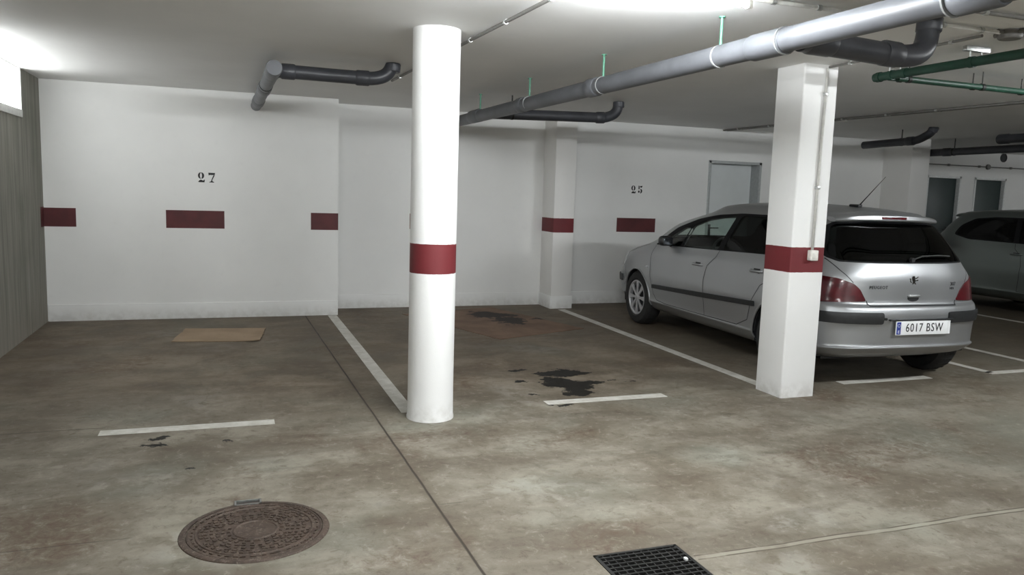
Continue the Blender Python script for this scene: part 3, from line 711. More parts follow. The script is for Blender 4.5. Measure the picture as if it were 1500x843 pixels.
def car_levels():
    Lv = []
    base = lambda zs, rx, ry, side, fy: None
    #        rear                                              side                                                                          front
    def lev(yr, zr, sx, zs, yf, zf, cr=0.0):
        """yr rear y, zr rear z, sx half width, zs side z, yf nose y, zf nose z"""
        k = sx/.865
        return [(0, yr, zr), (-.36*k, yr+.008, zr), (-.62*k, yr+.052, zr+(zs-zr)*.1), (-.785*k, yr+.185, zr+(zs-zr)*.35), (-.845*k, yr+.45, zr+(zs-zr)*.7),
                (-.865*k, .85, zs), (-.872*k, 1.3, zs), (-.875*k, 1.85, zs), (-.872*k, 2.4, zs), (-.866*k, 2.9, zs), (-.85*k, 3.38, zs+(zf-zs)*.25),
                (-.80*k, yf-.36, zs+(zf-zs)*.6), (-.655*k, yf-.12, zs+(zf-zs)*.9), (-.36*k, yf-.025, zf), (0, yf, zf)]
    Lv.append(lev(.20, .235, .70, .20, 4.00, .22))
    Lv.append(lev(.065, .285, .80, .245, 4.13, .24))
    Lv.append(lev(.018, .325, .845, .30, 4.18, .32))
    Lv.append(lev(-.004, .352, .862, .33, 4.19, .34))
    Lv.append(lev(.012, .366, .860, .35, 4.19, .36))
    Lv.append(lev(.012, .48, .868, .48, 4.20, .44))
    Lv.append(lev(.0, .60, .878, .62, 4.19, .52))
    Lv.append(lev(.014, .665, .873, .70, 4.17, .58))
    Lv.append(lev(.055, .705, .868, .76, 4.15, .63))
    Lv.append([(0,.062,.88),(-.36,.07,.88),(-.60,.115,.885),(-.75,.235,.89),(-.822,.48,.90),(-.845,.85,.90),(-.852,1.3,.90),(-.855,1.85,.89),(-.855,2.4,.875),(-.852,2.9,.865),(-.838,3.3,.865),(-.775,3.72,.82),(-.62,3.98,.76),(-.34,4.085,.735),(0,4.11,.73)])
    Lv.append([(0,.105,1.015),(-.35,.115,1.015),(-.57,.165,1.01),(-.705,.285,1.005),(-.785,.52,1.01),(-.81,.88,1.01),(-.815,1.3,1.0),(-.818,1.85,.985),(-.815,2.4,.965),(-.805,2.9,.95),(-.765,3.15,.965),(-.67,3.28,.985),(-.52,3.38,1.0),(-.28,3.46,1.018),(0,3.49,1.025)])
    Lv.append([(0,.235,1.19),(-.32,.245,1.19),(-.52,.285,1.19),(-.645,.40,1.19),(-.705,.64,1.195),(-.725,.93,1.20),(-.730,1.3,1.20),(-.735,1.83,1.20),(-.725,2.25,1.20),(-.695,2.60,1.20),(-.635,2.78,1.21),(-.55,2.90,1.215),(-.42,2.98,1.23),(-.23,3.04,1.245),(0,3.06,1.25)])
    Lv.append([(0,.405,1.372),(-.27,.412,1.37),(-.44,.44,1.365),(-.545,.53,1.36),(-.585,.72,1.372),(-.605,.98,1.385),(-.618,1.3,1.395),(-.622,1.72,1.398),(-.615,1.97,1.388),(-.585,2.14,1.372),(-.51,2.26,1.37),(-.42,2.34,1.38),(-.32,2.39,1.40),(-.18,2.43,1.415),(0,2.445,1.42)])
    Lv.append([(0,.46,1.425),(-.25,.47,1.425),(-.40,.50,1.42),(-.48,.58,1.42),(-.51,.76,1.432),(-.52,1.0,1.448),(-.53,1.3,1.455),(-.535,1.70,1.455),(-.53,1.92,1.442),(-.50,2.07,1.43),(-.44,2.17,1.42),(-.36,2.24,1.425),(-.27,2.29,1.435),(-.15,2.33,1.445),(0,2.345,1.448)])
    c = [(.56,1.447),(.56,1.447),(.58,1.45),(.64,1.455),(.80,1.468),(1.02,1.48),(1.3,1.488),(1.68,1.49),(1.88,1.486),(2.0,1.48),(2.08,1.474),(2.12,1.47),(2.15,1.467),(2.18,1.464),(2.19,1.463)]
    Lv.append([(-.0001*0, y, z) for y, z in c])
    return Lv
def car_surface(sub=5, csub=6):
    Lv = car_levels(); rows = []
    for i, lv in enumerate(Lv):
        if i < len(Lv)-1: rows.append(curve(lv, csub, True))
        else: rows.append(curve(lv, csub))
    cols = []
    for j in range(len(rows[0])): cols.append(curve([r[j] for r in rows], sub))
    n = len(cols); m = len(cols[0]); bm = bmesh.new(); vs = {}
    for s in (1, -1):
        for j in range(n):
            for k in range(m):
                co = cols[j][k]
                if s == -1 and (j in (0, n-1) or k == m-1): vs[s, j, k] = vs[1, j, k]; continue
                x = 0 if (j in (0, n-1) or k == m-1) else co.x*s
                vs[s, j, k] = bm.verts.new((x, co.y, co.z))
    for s in (1, -1):
        for j in range(n-1):
            for k in range(m-1):
                q = [vs[s, j, k], vs[s, j+1, k], vs[s, j+1, k+1], vs[s, j, k+1]]; q2 = []
                for v in q:
                    if v not in q2: q2.append(v)
                if len(q2) > 2:
                    try: bm.faces.new(q2 if s == 1 else q2[::-1])
                    except ValueError: pass
    bmesh.ops.remove_doubles(bm, verts=bm.verts, dist=.0004)
    # underside closed
    be = [e for e in bm.edges if e.is_boundary]; bmesh.ops.holes_fill(bm, edges=be, sides=0)
    bmesh.ops.recalc_face_normals(bm, faces=bm.faces)
    return bm
def convex(poly, rnd=0, n=4):
    """corner-rounded copy of a polygon"""
    if not rnd: return [Vector(p) for p in poly]
    P = [Vector(p) for p in poly]; out = []
    for i, b in enumerate(P):
        a, c = P[i-1], P[(i+1) % len(P)]; k = min(rnd, (a-b).length*.45, (c-b).length*.45)
        p0 = b+(a-b).normalized()*k; p1 = b+(c-b).normalized()*k
        for s in range(n+1): t = s/n; out.append(p0*(1-t)**2+b*2*t*(1-t)+p1*t*t)
    return out
def cut(bm, poly, ax, filt):
    """cut the outline of a convex polygon, seen along the remaining axis, into the surface; returns the faces inside"""
    P = [Vector(p) for p in poly]; area = sum(P[i-1].x*P[i].y-P[i].x*P[i-1].y for i in range(len(P)))
    if area < 0: P.reverse()
    u, v = ax; lo = [min(p[k] for p in P)-.02 for k in (0, 1)]; hi = [max(p[k] for p in P)+.02 for k in (0, 1)]
    def near(f):
        us = [w.co[u] for w in f.verts]; vv = [w.co[v] for w in f.verts]
        return filt(f.calc_center_median()) and max(us) > lo[0] and min(us) < hi[0] and max(vv) > lo[1] and min(vv) < hi[1]
    fs = [f for f in bm.faces if near(f)]
    for i in range(len(P)):
        a, b = P[i-1], P[i]; d = b-a
        if d.length < 1e-6: continue
        no = [0, 0, 0]; co = [0, 0, 0]; no[u], no[v] = d.y, -d.x; co[u], co[v] = a.x, a.y
        ed = set(e for f in fs for e in f.edges); ve = set(w for f in fs for w in f.verts)
        rt_ = bmesh.ops.bisect_plane(bm, geom=fs+list(ed)+list(ve), dist=1e-5, plane_co=co, plane_no=no)
        fs = [g for g in rt_['geom'] if isinstance(g, bmesh.types.BMFace)]
    ins = []
    for f in fs:
        c = f.calc_center_median()
        if not filt(c): continue
        q = Vector((c[u], c[v]))
        if all((P[i]-P[i-1]).x*(q-P[i-1]).y-(P[i]-P[i-1]).y*(q-P[i-1]).x > -1e-7 for i in range(len(P))): ins.append(f)
    return ins
def extract(bm, faces, off, skirt=0, delete=False):
    """copy faces off a surface, moved out by off; skirt closes the rim back towards the body"""
    nb = bmesh.new(); mp_ = {}
    for f in faces:
        for w in f.verts:
            if w not in mp_: mp_[w] = nb.verts.new(w.co+w.normal*off)
    for f in faces:
        try: nb.faces.new([mp_[w] for w in f.verts])
        except ValueError: pass
    if skirt:
        be = [e for e in nb.edges if e.is_boundary]; inv = {b: a for a, b in mp_.items()}; low = {}
        for e in be:
            for w in e.verts:
                if w not in low: low[w] = nb.verts.new(inv[w].co+inv[w].normal*(off-skirt))
        for e in be:
            a, b = e.verts
            try: nb.faces.new((a, b, low[b], low[a]))
            except ValueError: pass
    if delete: bmesh.ops.delete(bm, geom=faces, context='FACES')
    return nb
def ribbon(bm, bvh, pts, proj, w, lift=.0008, off=0):
    """thin strip laid on the surface along pts (2D), projected along an axis"""
    (u, v), ax, start = proj; out = []
    q = []
    for a, b in zip(pts, pts[1:]):
        a, b = Vector(a), Vector(b); n = max(2, int((b-a).length/.03))
        q += [a.lerp(b, i/n) for i in range(n)]
    q.append(Vector(pts[-1]))
    prev = None
    for i, p in enumerate(q):
        d = (q[min(i+1, len(q)-1)]-q[max(i-1, 0)]).normalized(); n = Vector((-d.y, d.x))*w/2; pr = []
        for s in (-1, 1):
            o = Vector((0, 0, 0)); o[u], o[v] = (p+n*s)[0], (p+n*s)[1]; o[ax] = start; dr = Vector((0, 0, 0)); dr[ax] = -1 if start > 0.01 or ax == 2 else 1
            if ax == 1: dr[ax] = 1 if start < 2 else -1
            hit, no, _, _ = bvh.ray_cast(o, dr)
            if hit is None: pr = None; break
            if no.dot(dr) > 0: no = -no
            pr.append(bm.verts.new(hit+no*lift))
        if pr and prev: bm.faces.new((prev[0], prev[1], pr[1], pr[0]))
        prev = pr
def wheel(par, x, y, z, r, side, w=.20, cover='alloy'):
    e = bmesh.new(); R = Matrix.Translation((x, y, z)) @ Matrix.Rotation(radians(90)*side, 4, 'Y')
    # local +z points out of the car
    lathe(e, [(r-.115, -w/2+.01), (r-.10, -w/2), (r-.03, -w/2+.005), (r-.006, -w/2+.03), (r, -w/2+.05), (r, w/2-.05), (r-.006, w/2-.03), (r-.03, w/2-.005), (r-.095, w/2), (r-.115, w/2-.012), (r-.125, w/2-.03), (r-.125, -w/2+.03)], 64, R, True)
    for k in (-.045, -.015, .015, .045):
        for s in range(64):
            a = 2*pi*s/64; m = R @ Matrix.Rotation(a, 4, 'Z') @ Matrix.Translation((r-.001, 0, k)); 
            if s % 2: continue
            bx = [m @ Vector(p) for p in ((0, -.010, -.011), (.004, -.010, -.011), (.004, .010, -.011), (0, .010, -.011), (0, -.010, .011), (.004, -.010, .011), (.004, .010, .011), (0, .010, .011))]
            v = [e.verts.new(p) for p in bx]
            for f in ((1,2,6,5),(0,1,5,4),(2,3,7,6),(0,3,2,1),(4,5,6,7)): e.faces.new([v[i] for i in f])
    t = obj('wheel', e, M['rubber'], par, True, 35)
    c = bmesh.new(); ro = r-.116
    lathe(c, [(ro+.002, w/2-.016), (ro+.004, w/2-.006), (ro-.008, w/2-.006), (ro-.020, w/2-.016), (ro-.022, w/2-.05), (ro-.002, w/2-.05)], 56, R, True)
    lathe(c, [(0, w/2-.006), (.030, w/2-.007), (.042, w/2-.012), (.046, w/2-.03), (0, w/2-.03)], 32, R)
    ns = 8
    for k in range(ns):
        m = R @ Matrix.Rotation(2*pi*k/ns, 4, 'Z')
        prof = [(.036, -.012), (ro*.55, -.015), (ro-.012, -.030), (ro-.010, .030), (ro*.55, .015), (.036, .012)]
        prism(c, prof, .014, m, w/2-.026)
    for k in range(4):
        m = R @ Matrix.Rotation(2*pi*k/4+.4, 4, 'Z') @ Matrix.Translation((.024, 0, w/2-.008)); lathe(c, [(0, .004), (.006, .003), (.007, 0)], 10, m)
    obj('wheel_cover', c, M[cover], t, True, 35)['label'] = 'silver spoked wheel cover'
    d = bmesh.new(); lathe(d, [(ro-.004, w/2-.055), (0, w/2-.055)], 40, R); obj('brake_backing', d, M['black_plastic'], t)
    return t
SIDE = ((1, 2), 0)
def make_car(root, paint_m, detail=True):
    bm = car_surface()
    bvh = BVHTree.FromBMesh(bm)
    blackf = []
    B = {}
    # wheel arches
    WB = ((.64, .31), (3.325, .31))
    for s in (-1, 1):
        for cy, cz in WB:
            R_ = .345; poly = [Vector((cy+R_*cos(2*pi*k/32), cz+R_*sin(2*pi*k/32))) for k in range(32)]
            fs = cut(bm, poly, (1, 2), lambda c, s=s: c.x*s > .52 and c.z < .80)
            bmesh.ops.delete(bm, geom=fs, context='FACES')
    # glazing: black surround first, then the panes
    if detail:
        sur = [(3.03, .960), (2.70, 1.175), (2.32, 1.287), (1.95, 1.342), (1.55, 1.368), (1.15, 1.368), (.86, 1.345), (.66, 1.25), (.56, 1.12), (.60, 1.03), (1.8, .997)]
        panes = [('quarter_window', [(2.90, .985), (2.50, 1.19), (2.36, 1.19), (2.44, .985)], 'glass'),
                 ('front_side_window', [(2.40, .995), (2.335, 1.215), (2.10, 1.288), (1.83, 1.325), (1.62, 1.338), (1.70, 1.00)], 'glass'),
                 ('rear_side_window', [(1.62, 1.015), (1.54, 1.345), (1.15, 1.345), (.98, 1.33), (.93, 1.025)], 'glass_dark'),
                 ('rear_quarter_window', [(.89, 1.035), (.93, 1.325), (.76, 1.27), (.64, 1.13), (.66, 1.05)], 'glass_dark')]
        rearw = [(-.63, 1.028), (-.69, 1.06), (-.685, 1.12), (-.575, 1.31), (-.52, 1.338), (-.25, 1.35), (.25, 1.35), (.52, 1.338), (.575, 1.31), (.685, 1.12), (.69, 1.06), (.63, 1.028), (.3, 1.022), (-.3, 1.022)]
        wind = [(-.60, 1.045), (.60, 1.045), (.60, 1.10), (.45, 1.36), (.25, 1.385), (-.25, 1.385), (-.45, 1.36), (-.60, 1.10)]
    else:
        sur = [(3.02, .985), (2.66, 1.19), (2.25, 1.315), (1.8, 1.362), (1.2, 1.362), (.86, 1.33), (.66, 1.22), (.60, 1.08), (.9, 1.02)]
        panes = [('front_side_window', [(2.88, 1.0), (2.58, 1.18), (2.22, 1.29), (1.80, 1.335), (1.62, 1.338), (1.70, 1.01), (2.2, .998)], 'glass_dark'),
                 ('rear_side_window', [(1.62, 1.015), (1.54, 1.345), (1.15, 1.335), (.90, 1.31), (.70, 1.20), (.64, 1.09), (.9, 1.04)], 'glass_dark')]
        rearw = [(-.60, 1.06), (-.655, 1.12), (-.545, 1.31), (-.25, 1.34), (.25, 1.34), (.545, 1.31), (.655, 1.12), (.60, 1.06)]
        wind = [(-.60, 1.045), (.60, 1.045), (.60, 1.10), (.45, 1.36), (.25, 1.385), (-.25, 1.385), (-.45, 1.36), (-.60, 1.10)]
    black_tag = bm.faces.layers.int.new('black')
    out = []
    for s in (-1, 1):
        fl = lambda c, s=s: c.x*s > .45 and c.z > .90 and .35 < c.y < 3.15
        for f in cut(bm, convex(sur, .05), (1, 2), fl): f[black_tag] = 1
        for nm, poly, mt in panes:
            out.append((nm, extract(bm, cut(bm, convex(poly, .035), (1, 2), fl), -.003, 0, True), mt))
    fr = lambda c: c.y < .62 and c.z > 1.0
    for f in cut(bm, convex(rearw, .02), (0, 2), fr): f[black_tag] = 1
    inner = [(x*.965, 1.19+(z-1.19)*.93) for x, z in rearw]
    out.append(('rear_window', extract(bm, cut(bm, convex(inner, .02), (0, 2), fr), -.002, 0, True), 'glass_dark'))
    ff = lambda c: c.y > 2.2 and c.z > 1.0
    for f in cut(bm, convex(wind, .03), (0, 2), ff): f[black_tag] = 1
    inner = [(x*.95, 1.21+(z-1.21)*.93) for x, z in wind]
    out.append(('windscreen', extract(bm, cut(bm, convex(inner, .03), (0, 2), ff), -.002, 0, True), 'glass'))
    # lamps and rub strips lie on the body
    pieces = []
    for s in (-1, 1):
        tl = [(.455*s, .722), (.51*s, .815), (.56*s, .86), (.67*s, .90), (.86*s, .925), (.90*s, .70)] if detail else [(.52*s, .70), (.56*s, .95), (.9*s, .98), (.9*s, .70)]
        fs = cut(bm, convex(tl, .02), (0, 2), lambda c, s=s: c.y < .46+(.02 if c.z > .8 else 0) and c.x*s > .3 and c.z > .6)
        pieces.append(('tail_lamp', extract(bm, fs, .008, .012), 'lamp_red'))
        hl = [(3.74, .66), (3.70, .82), (3.92, .80), (4.15, .74), (4.19, .64)]
        fs = cut(bm, convex(hl, .03), (1, 2), lambda c, s=s: c.x*s > .42 and c.y > 3.6)
        pieces.append(('headlamp', extract(bm, fs, .006, .01), 'lamp_clear'))
        if detail:
            st = [(.95, .555), (.95, .605), (1.9, .566), (2.9, .522), (2.9, .474), (1.9, .518)]
            fs = cut(bm, convex(st, .012), (1, 2), lambda c, s=s: c.x*s > .7)
            pieces.append(('rub_strip', extract(bm, fs, .014, .016), 'black_plastic'))
            st = [(.33*s, .545), (.33*s, .635), (.9*s, .638), (.9*s, .555)]
            fs = cut(bm, convex(st, .022), (0, 2), lambda c, s=s: c.y < .46 and c.x*s > .2 and .4 < c.z < .75)
            pieces.append(('bumper_rub_strip', extract(bm, fs, .016, .018), 'black_plastic'))
            st = [(.30*s, .46), (.30*s, .54), (.9*s, .55), (.9*s, .47)]
            fs = cut(bm, convex(st, .02), (0, 2), lambda c, s=s: c.y > 3.75 and c.x*s > .2 and .3 < c.z < .65)
            pieces.append(('bumper_rub_strip', extract(bm, fs, .016, .018), 'black_plastic'))
    # inner lining seen through the glass
    lin = [f for f in bm.faces if f.calc_center_median().z > .26]
    lb = extract(bm, lin, -.028); 
    for f in bm.faces: f.material_index = 1 if f[black_tag] else 0
    body = obj('body', bm, [paint_m, M['window_trim']], root, True, 50, normals=False)
    obj('cabin_lining', lb, M['cabin'], root, True, 50, normals=False)
    for nm, b_, mt in out: obj(nm, b_, M[mt], root, True, 60, normals=False)
    for nm, b_, mt in pieces: obj(nm, b_, M[mt], root, True, 50, normals=False)
    # wheels, arches
    for s in (-1, 1):
        for cy, cz in WB: wheel(root, s*.757, cy, .316, .316, s)
    lb = bmesh.new()
    for s in (-1, 1):
        for cy, cz in WB:
            n = 28; prev = None
            for k in range(n+1):
                a = radians(-12)+radians(204)*k/n; c_, s_ = cos(a), sin(a); r_ = .351
                pr = [lb.verts.new((s*xx, cy+r_*c_, cz+r_*s_)) for xx in (.50, .83)]
                if prev: lb.faces.new((prev[0], prev[1], pr[1], pr[0]))
                prev = pr
            cen = lb.verts.new((s*.50, cy, cz)); ring = [v for v in lb.verts]
            prev = None
            for k in range(n+1):
                a = radians(-12)+radians(204)*k/n; w_ = lb.verts.new((s*.50, cy+.351*cos(a), cz+.351*sin(a)))
                if prev: lb.faces.new((cen, prev, w_))
                prev = w_
    obj('wheel_arch_liner', lb, M['black_plastic'], root)
    lb = bmesh.new()
    for s in (-1, 1):
        for cy, cz in WB:
            pts = []
            for k in range(29):
                a = radians(-6)+radians(192)*k/28; y, z = cy+.349*cos(a), cz+.349*sin(a)
                hit = bvh.ray_cast(Vector((s*2, cy+.355*cos(a), max(z, .27))), Vector((-s, 0, 0)))[0]
                if hit: pts.append((hit.x+s*.000, y, z))
            tube(lb, pts, .010, 8)
    obj('wheel_arch_lip', lb, paint_m, root, True, 60)
    # seams
    rb = bmesh.new()
    for s in (-1, 1):
        PJ = ((1, 2), 0, 2.*s)
        def rib(pts, w=.007): 
            q = []
            bm2 = rb; (u, v), ax, st = PJ; prev = None; P = []
            for a, b in zip(pts, pts[1:]):
                a, b = Vector(a), Vector(b); n = max(2, int((b-a).length/.03)); P += [a.lerp(b, i/n) for i in range(n)]
            P.append(Vector(pts[-1]))
            for i, p in enumerate(P):
                d = (P[min(i+1, len(P)-1)]-P[max(i-1, 0)]).normalized(); n = Vector((-d.y, d.x))*w/2; pr = []
                for k in (-1, 1):
                    hit, no, _, _ = bvh.ray_cast(Vector((st, (p+n*k).x, (p+n*k).y)), Vector((-s, 0, 0)))
                    if hit is None: pr = None; break
                    if no.x*s < 0: no = -no
                    pr.append(rb.verts.new(hit+no*.0018))
                if pr and prev: rb.faces.new((prev[0], prev[1], pr[1], pr[0]))
                prev = pr
        rib([(2.985, .955), (2.99, .80), (2.955, .60), (2.88, .42), (2.80, .355), (2.60, .34), (1.78, .345)])
        rib([(1.655, 1.0), (1.68, .93), (1.79, .84), (1.815, .70), (1.80, .50), (1.78, .345)])
        if detail: rib([(1.78, .345), (1.22, .35), (1.06, .42), (1.0, .60), (.90, .75), (.72, .85), (.60, .98)])
        rib([(.48, .42), (.47, .70)]); rib([(3.70, .66), (3.62, .50), (3.72, .42)])
        rib([(3.70, .82), (3.45, .885), (3.2, .955)])
    def ribr(pts, w=.007):
        prev = None; P = []
        for a, b in zip(pts, pts[1:]):
            a, b = Vector(a), Vector(b); n = max(2, int((b-a).length/.03)); P += [a.lerp(b, i/n) for i in range(n)]
        P.append(Vector(pts[-1]))
        for i, p in enumerate(P):
            d = (P[min(i+1, len(P)-1)]-P[max(i-1, 0)]).normalized(); n = Vector((-d.y, d.x))*w/2; pr = []
            for k in (-1, 1):
                hit, no, _, _ = bvh.ray_cast(Vector(((p+n*k).x, -1, (p+n*k).y)), Vector((0, 1, 0)))
                if hit is None: pr = None; break
                if no.y > 0: no = -no
                pr.append(rb.verts.new(hit+no*.0018))
            if pr and prev: rb.faces.new((prev[0], prev[1], pr[1], pr[0]))
            prev = pr
    ribr([(-.452, .725), (-.435, .685), (.435, .685), (.452, .725)], .009)
    for s in (-1, 1): ribr([(.565*s, .868), (.64*s, .96), (.69*s, 1.05)])
    obj('panel_gap', rb, M['black_plastic'], root)['label'] = 'dark gaps between the body panels'
    # underside and cabin
    ub = bmesh.new(); box(ub, (-.62, .35, .20), (.62, 3.9, .26)); obj('underside', ub, M['black_plastic'], root)
    for s in (-1, 1):
        sb_ = bmesh.new(); rbox(sb_, (s*.36-.25, 1.45, .32), (s*.36+.25, 1.98, .56), .06, 3)
        rbox(sb_, (s*.36-.24, 1.33, .48), (s*.36+.24, 1.47, 1.08), .06, 3, Matrix.Rotation(radians(14), 4, 'X'))
        rbox(sb_, (s*.36-.13, 1.235, 1.09), (s*.36+.13, 1.325, 1.27), .04, 3)
        obj('front_seat', sb_, M['seat'], root, True, 40)
    sb_ = bmesh.new(); rbox(sb_, (-.64, .70, .32), (.64, 1.12, .58), .06, 3); rbox(sb_, (-.64, .56, .50), (.64, .70, 1.04), .05, 3, Matrix.Rotation(radians(14), 4, 'X'))
    for x in (-.42, .42): rbox(sb_, (x-.13, .47, 1.02), (x+.13, .54, 1.17), .03, 3)
    obj('rear_seat', sb_, M['seat'], root, True, 40)
    sb_ = bmesh.new(); rbox(sb_, (-.70, 2.35, .62), (.70, 3.15, .94), .08, 3); obj('dashboard', sb_, M['cabin'], root, True, 40)
    sb_ = bmesh.new(); m = Matrix.Translation((-.36, 2.20, .92)) @ Matrix.Rotation(radians(65), 4, 'X')
    n = 36
    tube(sb_, [m @ Vector((.185*cos(2*pi*k/n), .185*sin(2*pi*k/n), 0)) for k in range(n+1)], .014, 10)
    for a in (0, pi, -pi/2): tube(sb_, [m @ Vector((.02*cos(a), .02*sin(a), 0)), m @ Vector((.18*cos(a), .18*sin(a), 0))], .012, 8)
    lathe(sb_, [(0, .02), (.06, .015), (.065, -.02), (.03, -.2), (0, -.2)], 20, m); obj('steering_wheel', sb_, M['cabin'], root, True, 40)
    # mirrors, handles
    for s in (-1, 1):
        h = bmesh.new(); rbox(h, (s*.89-.075, 2.56, .975), (s*.89+.075, 2.67, 1.085), .042, 4); tube(h, [(s*.775, 2.66, .97), (s*.85, 2.63, 1.0)], .022, 12)
        mir = obj('door_mirror', h, M['black_plastic'], root, True, 40)
        h = bmesh.new(); rbox(h, (s*.89-.055, 2.553, .992), (s*.89+.055, 2.563, 1.068), .004); obj('mirror_glass', h, M['mirror'], mir, True, 40)
        for y, z in ((1.96, .838), (.98, .872)) if detail else ((1.72, .86),):
            x = bvh.ray_cast(Vector((s*2, y, z)), Vector((-s, 0, 0)))[0].x
            h = bmesh.new(); tube(h, [(x-s*.004, y-.085, z), (x+s*.028, y-.065, z), (x+s*.030, y+.065, z), (x-s*.004, y+.085, z)], .0115, 10, bend=.02)
            hd = obj('door_handle', h, paint_m, root, True, 50)
            h = bmesh.new(); rbox(h, (x-.003 if s > 0 else x-.003, y-.045, z-.022), (x+.003, y+.045, z+.022), .002); obj('handle_recess', h, M['black_plastic'], hd)
        if detail:
            x = bvh.ray_cast(Vector((s*2, 3.06, .705)), Vector((-s, 0, 0)))[0].x
            h = bmesh.new(); rbox(h, (x-.006, 3.03, .692), (x+.006, 3.09, .718), .005, 2); obj('side_indicator', h, M['lamp_clear'], root, True, 40)
    # roof edge lip and aerial
    sp = bmesh.new(); n = 24; prev = None
    for k in range(n+1):
        x = -.53+1.06*k/n; e_ = (abs(x)/.53)**3; yb = .335+.075*e_; z0 = 1.352-.012*e_; z1 = 1.412-.03*e_
        pts = [(x, yb+.085, z0), (x, yb+.004, z0+.006), (x, yb-.004, z0+.018), (x, yb+.004, z1-.012), (x, yb+.03, z1), (x, yb+.22, z1+.024-.012*e_)]
        pr = [sp.verts.new(p) for p in pts]
        if prev:
            for i in range(len(pr)-1): sp.faces.new((prev[i], pr[i], pr[i+1], prev[i+1]))
        else: sp.faces.new(pr)
        prev = pr
    sp.faces.new(prev[::-1]); s_o = obj('roof_spoiler', sp, paint_m, root, True, 40)
    if detail:
        h = bmesh.new(); rbox(h, (-.125, .326, 1.372), (.125, .345, 1.392), .004); obj('high_brake_lamp', h, M['lamp_red'], s_o, True, 40)
        h = bmesh.new(); zr = bvh.ray_cast(Vector((0, .80, 2)), Vector((0, 0, -1)))[0].z
        rbox(h, (-.025, .74, zr-.005), (.025, .86, zr+.022), .010, 3); ab = obj('aerial_base', h, M['black_plastic'], root, True, 40)
        h = bmesh.new(); tube(h, [(0, .755, zr+.012), (0, .69, zr+.07), (0, .47, zr+.262)], [.006, .004, .002], 8); obj('aerial_mast', h, M['black_plastic'], ab, True)
        # wiper
        h = bmesh.new(); P = []
        for x, z in ((-.0, 1.045), (.12, 1.075), (.30, 1.080), (.42, 1.075)):
            hit = bvh.ray_cast(Vector((x, -1, z)), Vector((0, 1, 0)))[0]; P.append(hit+Vector((0, -.022, .008)))
        tube(h, P, .007, 8); tube(h, [P[0]+Vector((0, .02, 0)), P[0]+Vector((0, -.012, 0))], .018, 14); obj('rear_wiper', h, M['black_plastic'], root, True, 40)
        # boot handle, emblem, lettering
        def rear_y(x, z): return bvh.ray_cast(Vector((x, -1, z)), Vector((0, 1, 0)))[0].y
        yh = rear_y(0, .745); h = bmesh.new(); rbox(h, (-.058, yh-.020, .752), (.058, yh+.006, .774), .009, 3)
        hh_ = obj('boot_handle', h, paint_m, root, True, 40)
        h = bmesh.new(); prism(h, [(.056*cos(2*pi*k/28), .024*sin(2*pi*k/28)) for k in range(28)], .004, Matrix(((1,0,0,0),(0,0,-1,yh+.001),(0,1,0,.742),(0,0,0,1)))); obj('handle_recess', h, M['black_plastic'], hh_)
        lion = [[(.10,1.),(.34,1.02),(.44,.90),(.40,.80),(.62,.86),(.80,.98),(.86,.90),(.66,.74),(.44,.68),(.48,.58),(.74,.66),(.88,.60),(.86,.52),(.56,.50),(.46,.40),(.54,.28),(.66,.12),(.80,.06),(.78,0),(.52,0),(.44,.14),(.34,.28),(.26,.16),(.30,.06),(.26,0),(.02,0),(.02,.07),(.12,.10),(.12,.26),(.20,.44),(.10,.60),(.02,.78)],
                [(.06,.30),(-.10,.34),(-.20,.46),(-.16,.60),(-.26,.72),(-.18,.80),(-.08,.66),(-.11,.50),(-.02,.40),(.08,.40)]]
        ye = rear_y(0, .90)-.004; h = bmesh.new(); S = .078
        for pl in lion: prism(h, [((px-.34)*S, (pz-.5)*S) for px, pz in pl], .004, Matrix(((1,0,0,0),(0,0,-1,ye+.004),(0,1,0,.885),(0,0,0,1))))
        obj('emblem', h, M['chrome'], root)['label'] = 'small chrome rearing lion emblem'
        def letters(s_, x, z, size, nm, mt, sp_=1., bold=0, dy=.0005, tilt=None):
            y = rear_y(x, z); y2 = rear_y(x+.05, z); ang = math.atan2(y2-y, .05); yz = rear_y(x, z+.03); lean = math.atan2(yz-y, .03)
            m = Matrix.Translation((x, y-dy, z)) @ Matrix.Rotation(ang, 4, 'Z') @ Matrix.Rotation(radians(90)-lean, 4, 'X')
            o = obj(nm, text_bm(s_, size, .0012, m, sp_, bold), M[mt], root, normals=False); return o
        letters('PEUGEOT', -.345, .832, .034, 'lettering', 'black_plastic', 1.25, .0006)
        letters('307', .415, .858, .040, 'lettering', 'black_plastic', 1.05, .0008)
        letters('HDi', .405, .822, .026, 'lettering', 'black_plastic', 1.05, .0006)
        # number plate
        pl = empty('number_plate', (0.045, -.013, .512), parent=root)
        h = bmesh.new(); rbox(h, (-.262, -.006, -.056), (.262, .004, .056), .004, 2); obj('plate_base', h, M['plate_white'], pl, True, 40)
        h = bmesh.new(); box(h, (-.256, -.0075, -.050), (-.216, -.005, .050)); obj('country_strip', h, M['plate_blue'], pl)['label'] = 'blue country strip'
        RX = Matrix.Rotation(radians(90), 4, 'X')
        h = text_bm('6017 BSW', .098, .0008, Matrix.Translation((.022, -.0072, 0)) @ Matrix.Scale(.80, 4, (1, 0, 0)) @ RX, 1.14, .0002)
        obj('plate_characters', h, M['black_plastic'], pl, normals=False)['label'] = 'black characters 6017 BSW'
        h = text_bm('E', .034, .0008, Matrix.Translation((-.236, -.0085, -.030)) @ RX, 1, 0)
        for k in range(12):
            a = 2*pi*k/12; prism(h, [(.0022*cos(t)+.012*cos(a), .0022*sin(t)+.012*sin(a)) for t in (0, 1.05, 2.1, 3.15, 4.2, 5.25)], .001, Matrix(((1,0,0,-.236),(0,0,-1,-.0075),(0,1,0,.022),(0,0,0,1))))
        obj('country_letter', h, M['plate_white'], pl, normals=False)
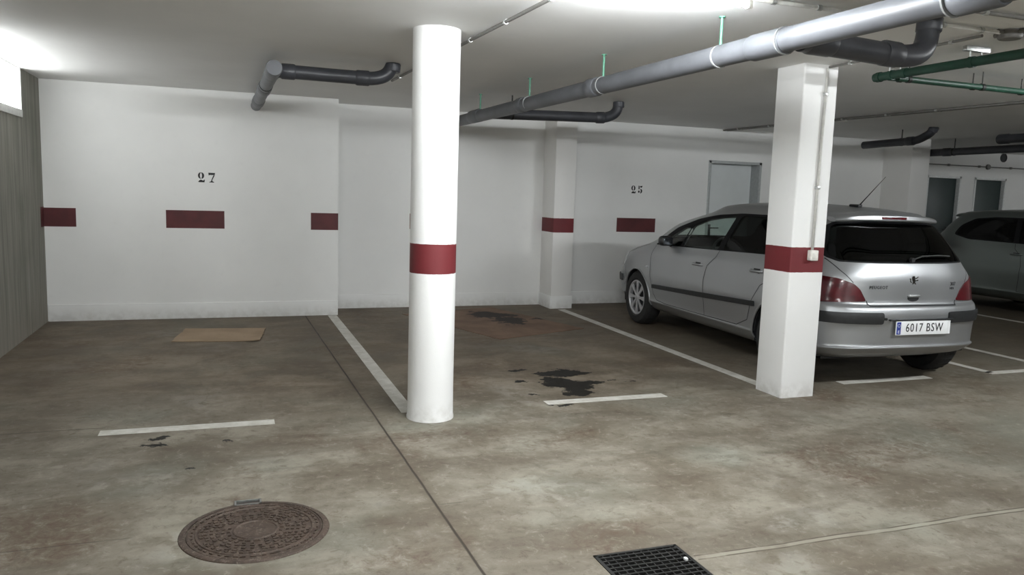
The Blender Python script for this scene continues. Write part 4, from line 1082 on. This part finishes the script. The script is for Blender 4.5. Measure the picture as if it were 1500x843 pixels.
        h = bmesh.new(); rbox(h, (-.275, -.022, .572), (.365, .012, .584), .004, 2); obj('plate_light_bar', h, M['black_plastic'], root, True, 40)
        h = bmesh.new(); rbox(h, (.312, -.010, .455), (.345, .0, .567), .004, 2); obj('plate_bracket', h, M['plate_white'], root, True, 40)
        h = bmesh.new()
        for x in (-.31, .385): tube(h, [(x, -.010, .587), (x, .03, .587)], .011, 14)
        obj('parking_sensor', h, M['black_plastic'], root, True, 40)
    else:
        for y, nm in ((-.013, 'number_plate'),):
            h = bmesh.new(); rbox(h, (-.26, y, .47), (.26, y+.01, .58), .004, 2); obj(nm, h, M['plate_white'], root, True, 40)
    return root
car = empty('hatchback_car', (5.24, 4.79, 0), -radians(2.4)); tag(car, 'silver five-door hatchback parked behind the square pillar, plate 6017 BSW', 'car')
make_car(car, M['silver'])
car2 = empty('parked_car', (11.19, 9.60, 0), pi); tag(car2, 'grey car in shadow at the right edge, only its side visible', 'car')
make_car(car2, M['greycar'], False)

for grp in SIBLINGS:
    if 'label' in grp[0]:
        for o in grp[1:]: o['label'] = grp[0]['label']
# ------------------------------------------------------------------ world, camera
w = bpy.data.worlds.new('garage_air'); sc.world = w; w.use_nodes = True
w.node_tree.nodes['Background'].inputs[0].default_value = (.5, .55, .6, 1); w.node_tree.nodes['Background'].inputs[1].default_value = .05
F, yaw, pitch, roll = 1147.96, .34854, .12080, -.031267
fw = Vector((sin(yaw)*cos(pitch), cos(yaw)*cos(pitch), -sin(pitch))); rt = Vector((cos(yaw), -sin(yaw), 0)); dn = fw.cross(rt)
r2 = rt*cos(roll)+dn*sin(roll); d2 = dn*cos(roll)-rt*sin(roll)
cam = bpy.data.objects.new('camera', bpy.data.cameras.new('camera')); COL.objects.link(cam); sc.camera = cam
cam.data.sensor_width = 36; cam.data.lens = F*36/1500; cam.data.clip_start = .05
m = Matrix.Identity(4)
for i in range(3): m[i][0] = r2[i]; m[i][1] = -d2[i]; m[i][2] = -fw[i]
m[0][3], m[1][3], m[2][3] = 0, 0, 1.5
cam.matrix_world = m
sc.view_settings.view_transform = 'Standard'; sc.view_settings.look = 'None'; sc.view_settings.gamma = 1; sc.view_settings.use_curve_mapping = False
sc.view_settings.exposure = 0.0
sc.cycles.use_denoising = True; sc.cycles.diffuse_bounces = 6; sc.cycles.max_bounces = 10; sc.cycles.transparent_max_bounces = 12
sc.cycles.sample_clamp_indirect = 6
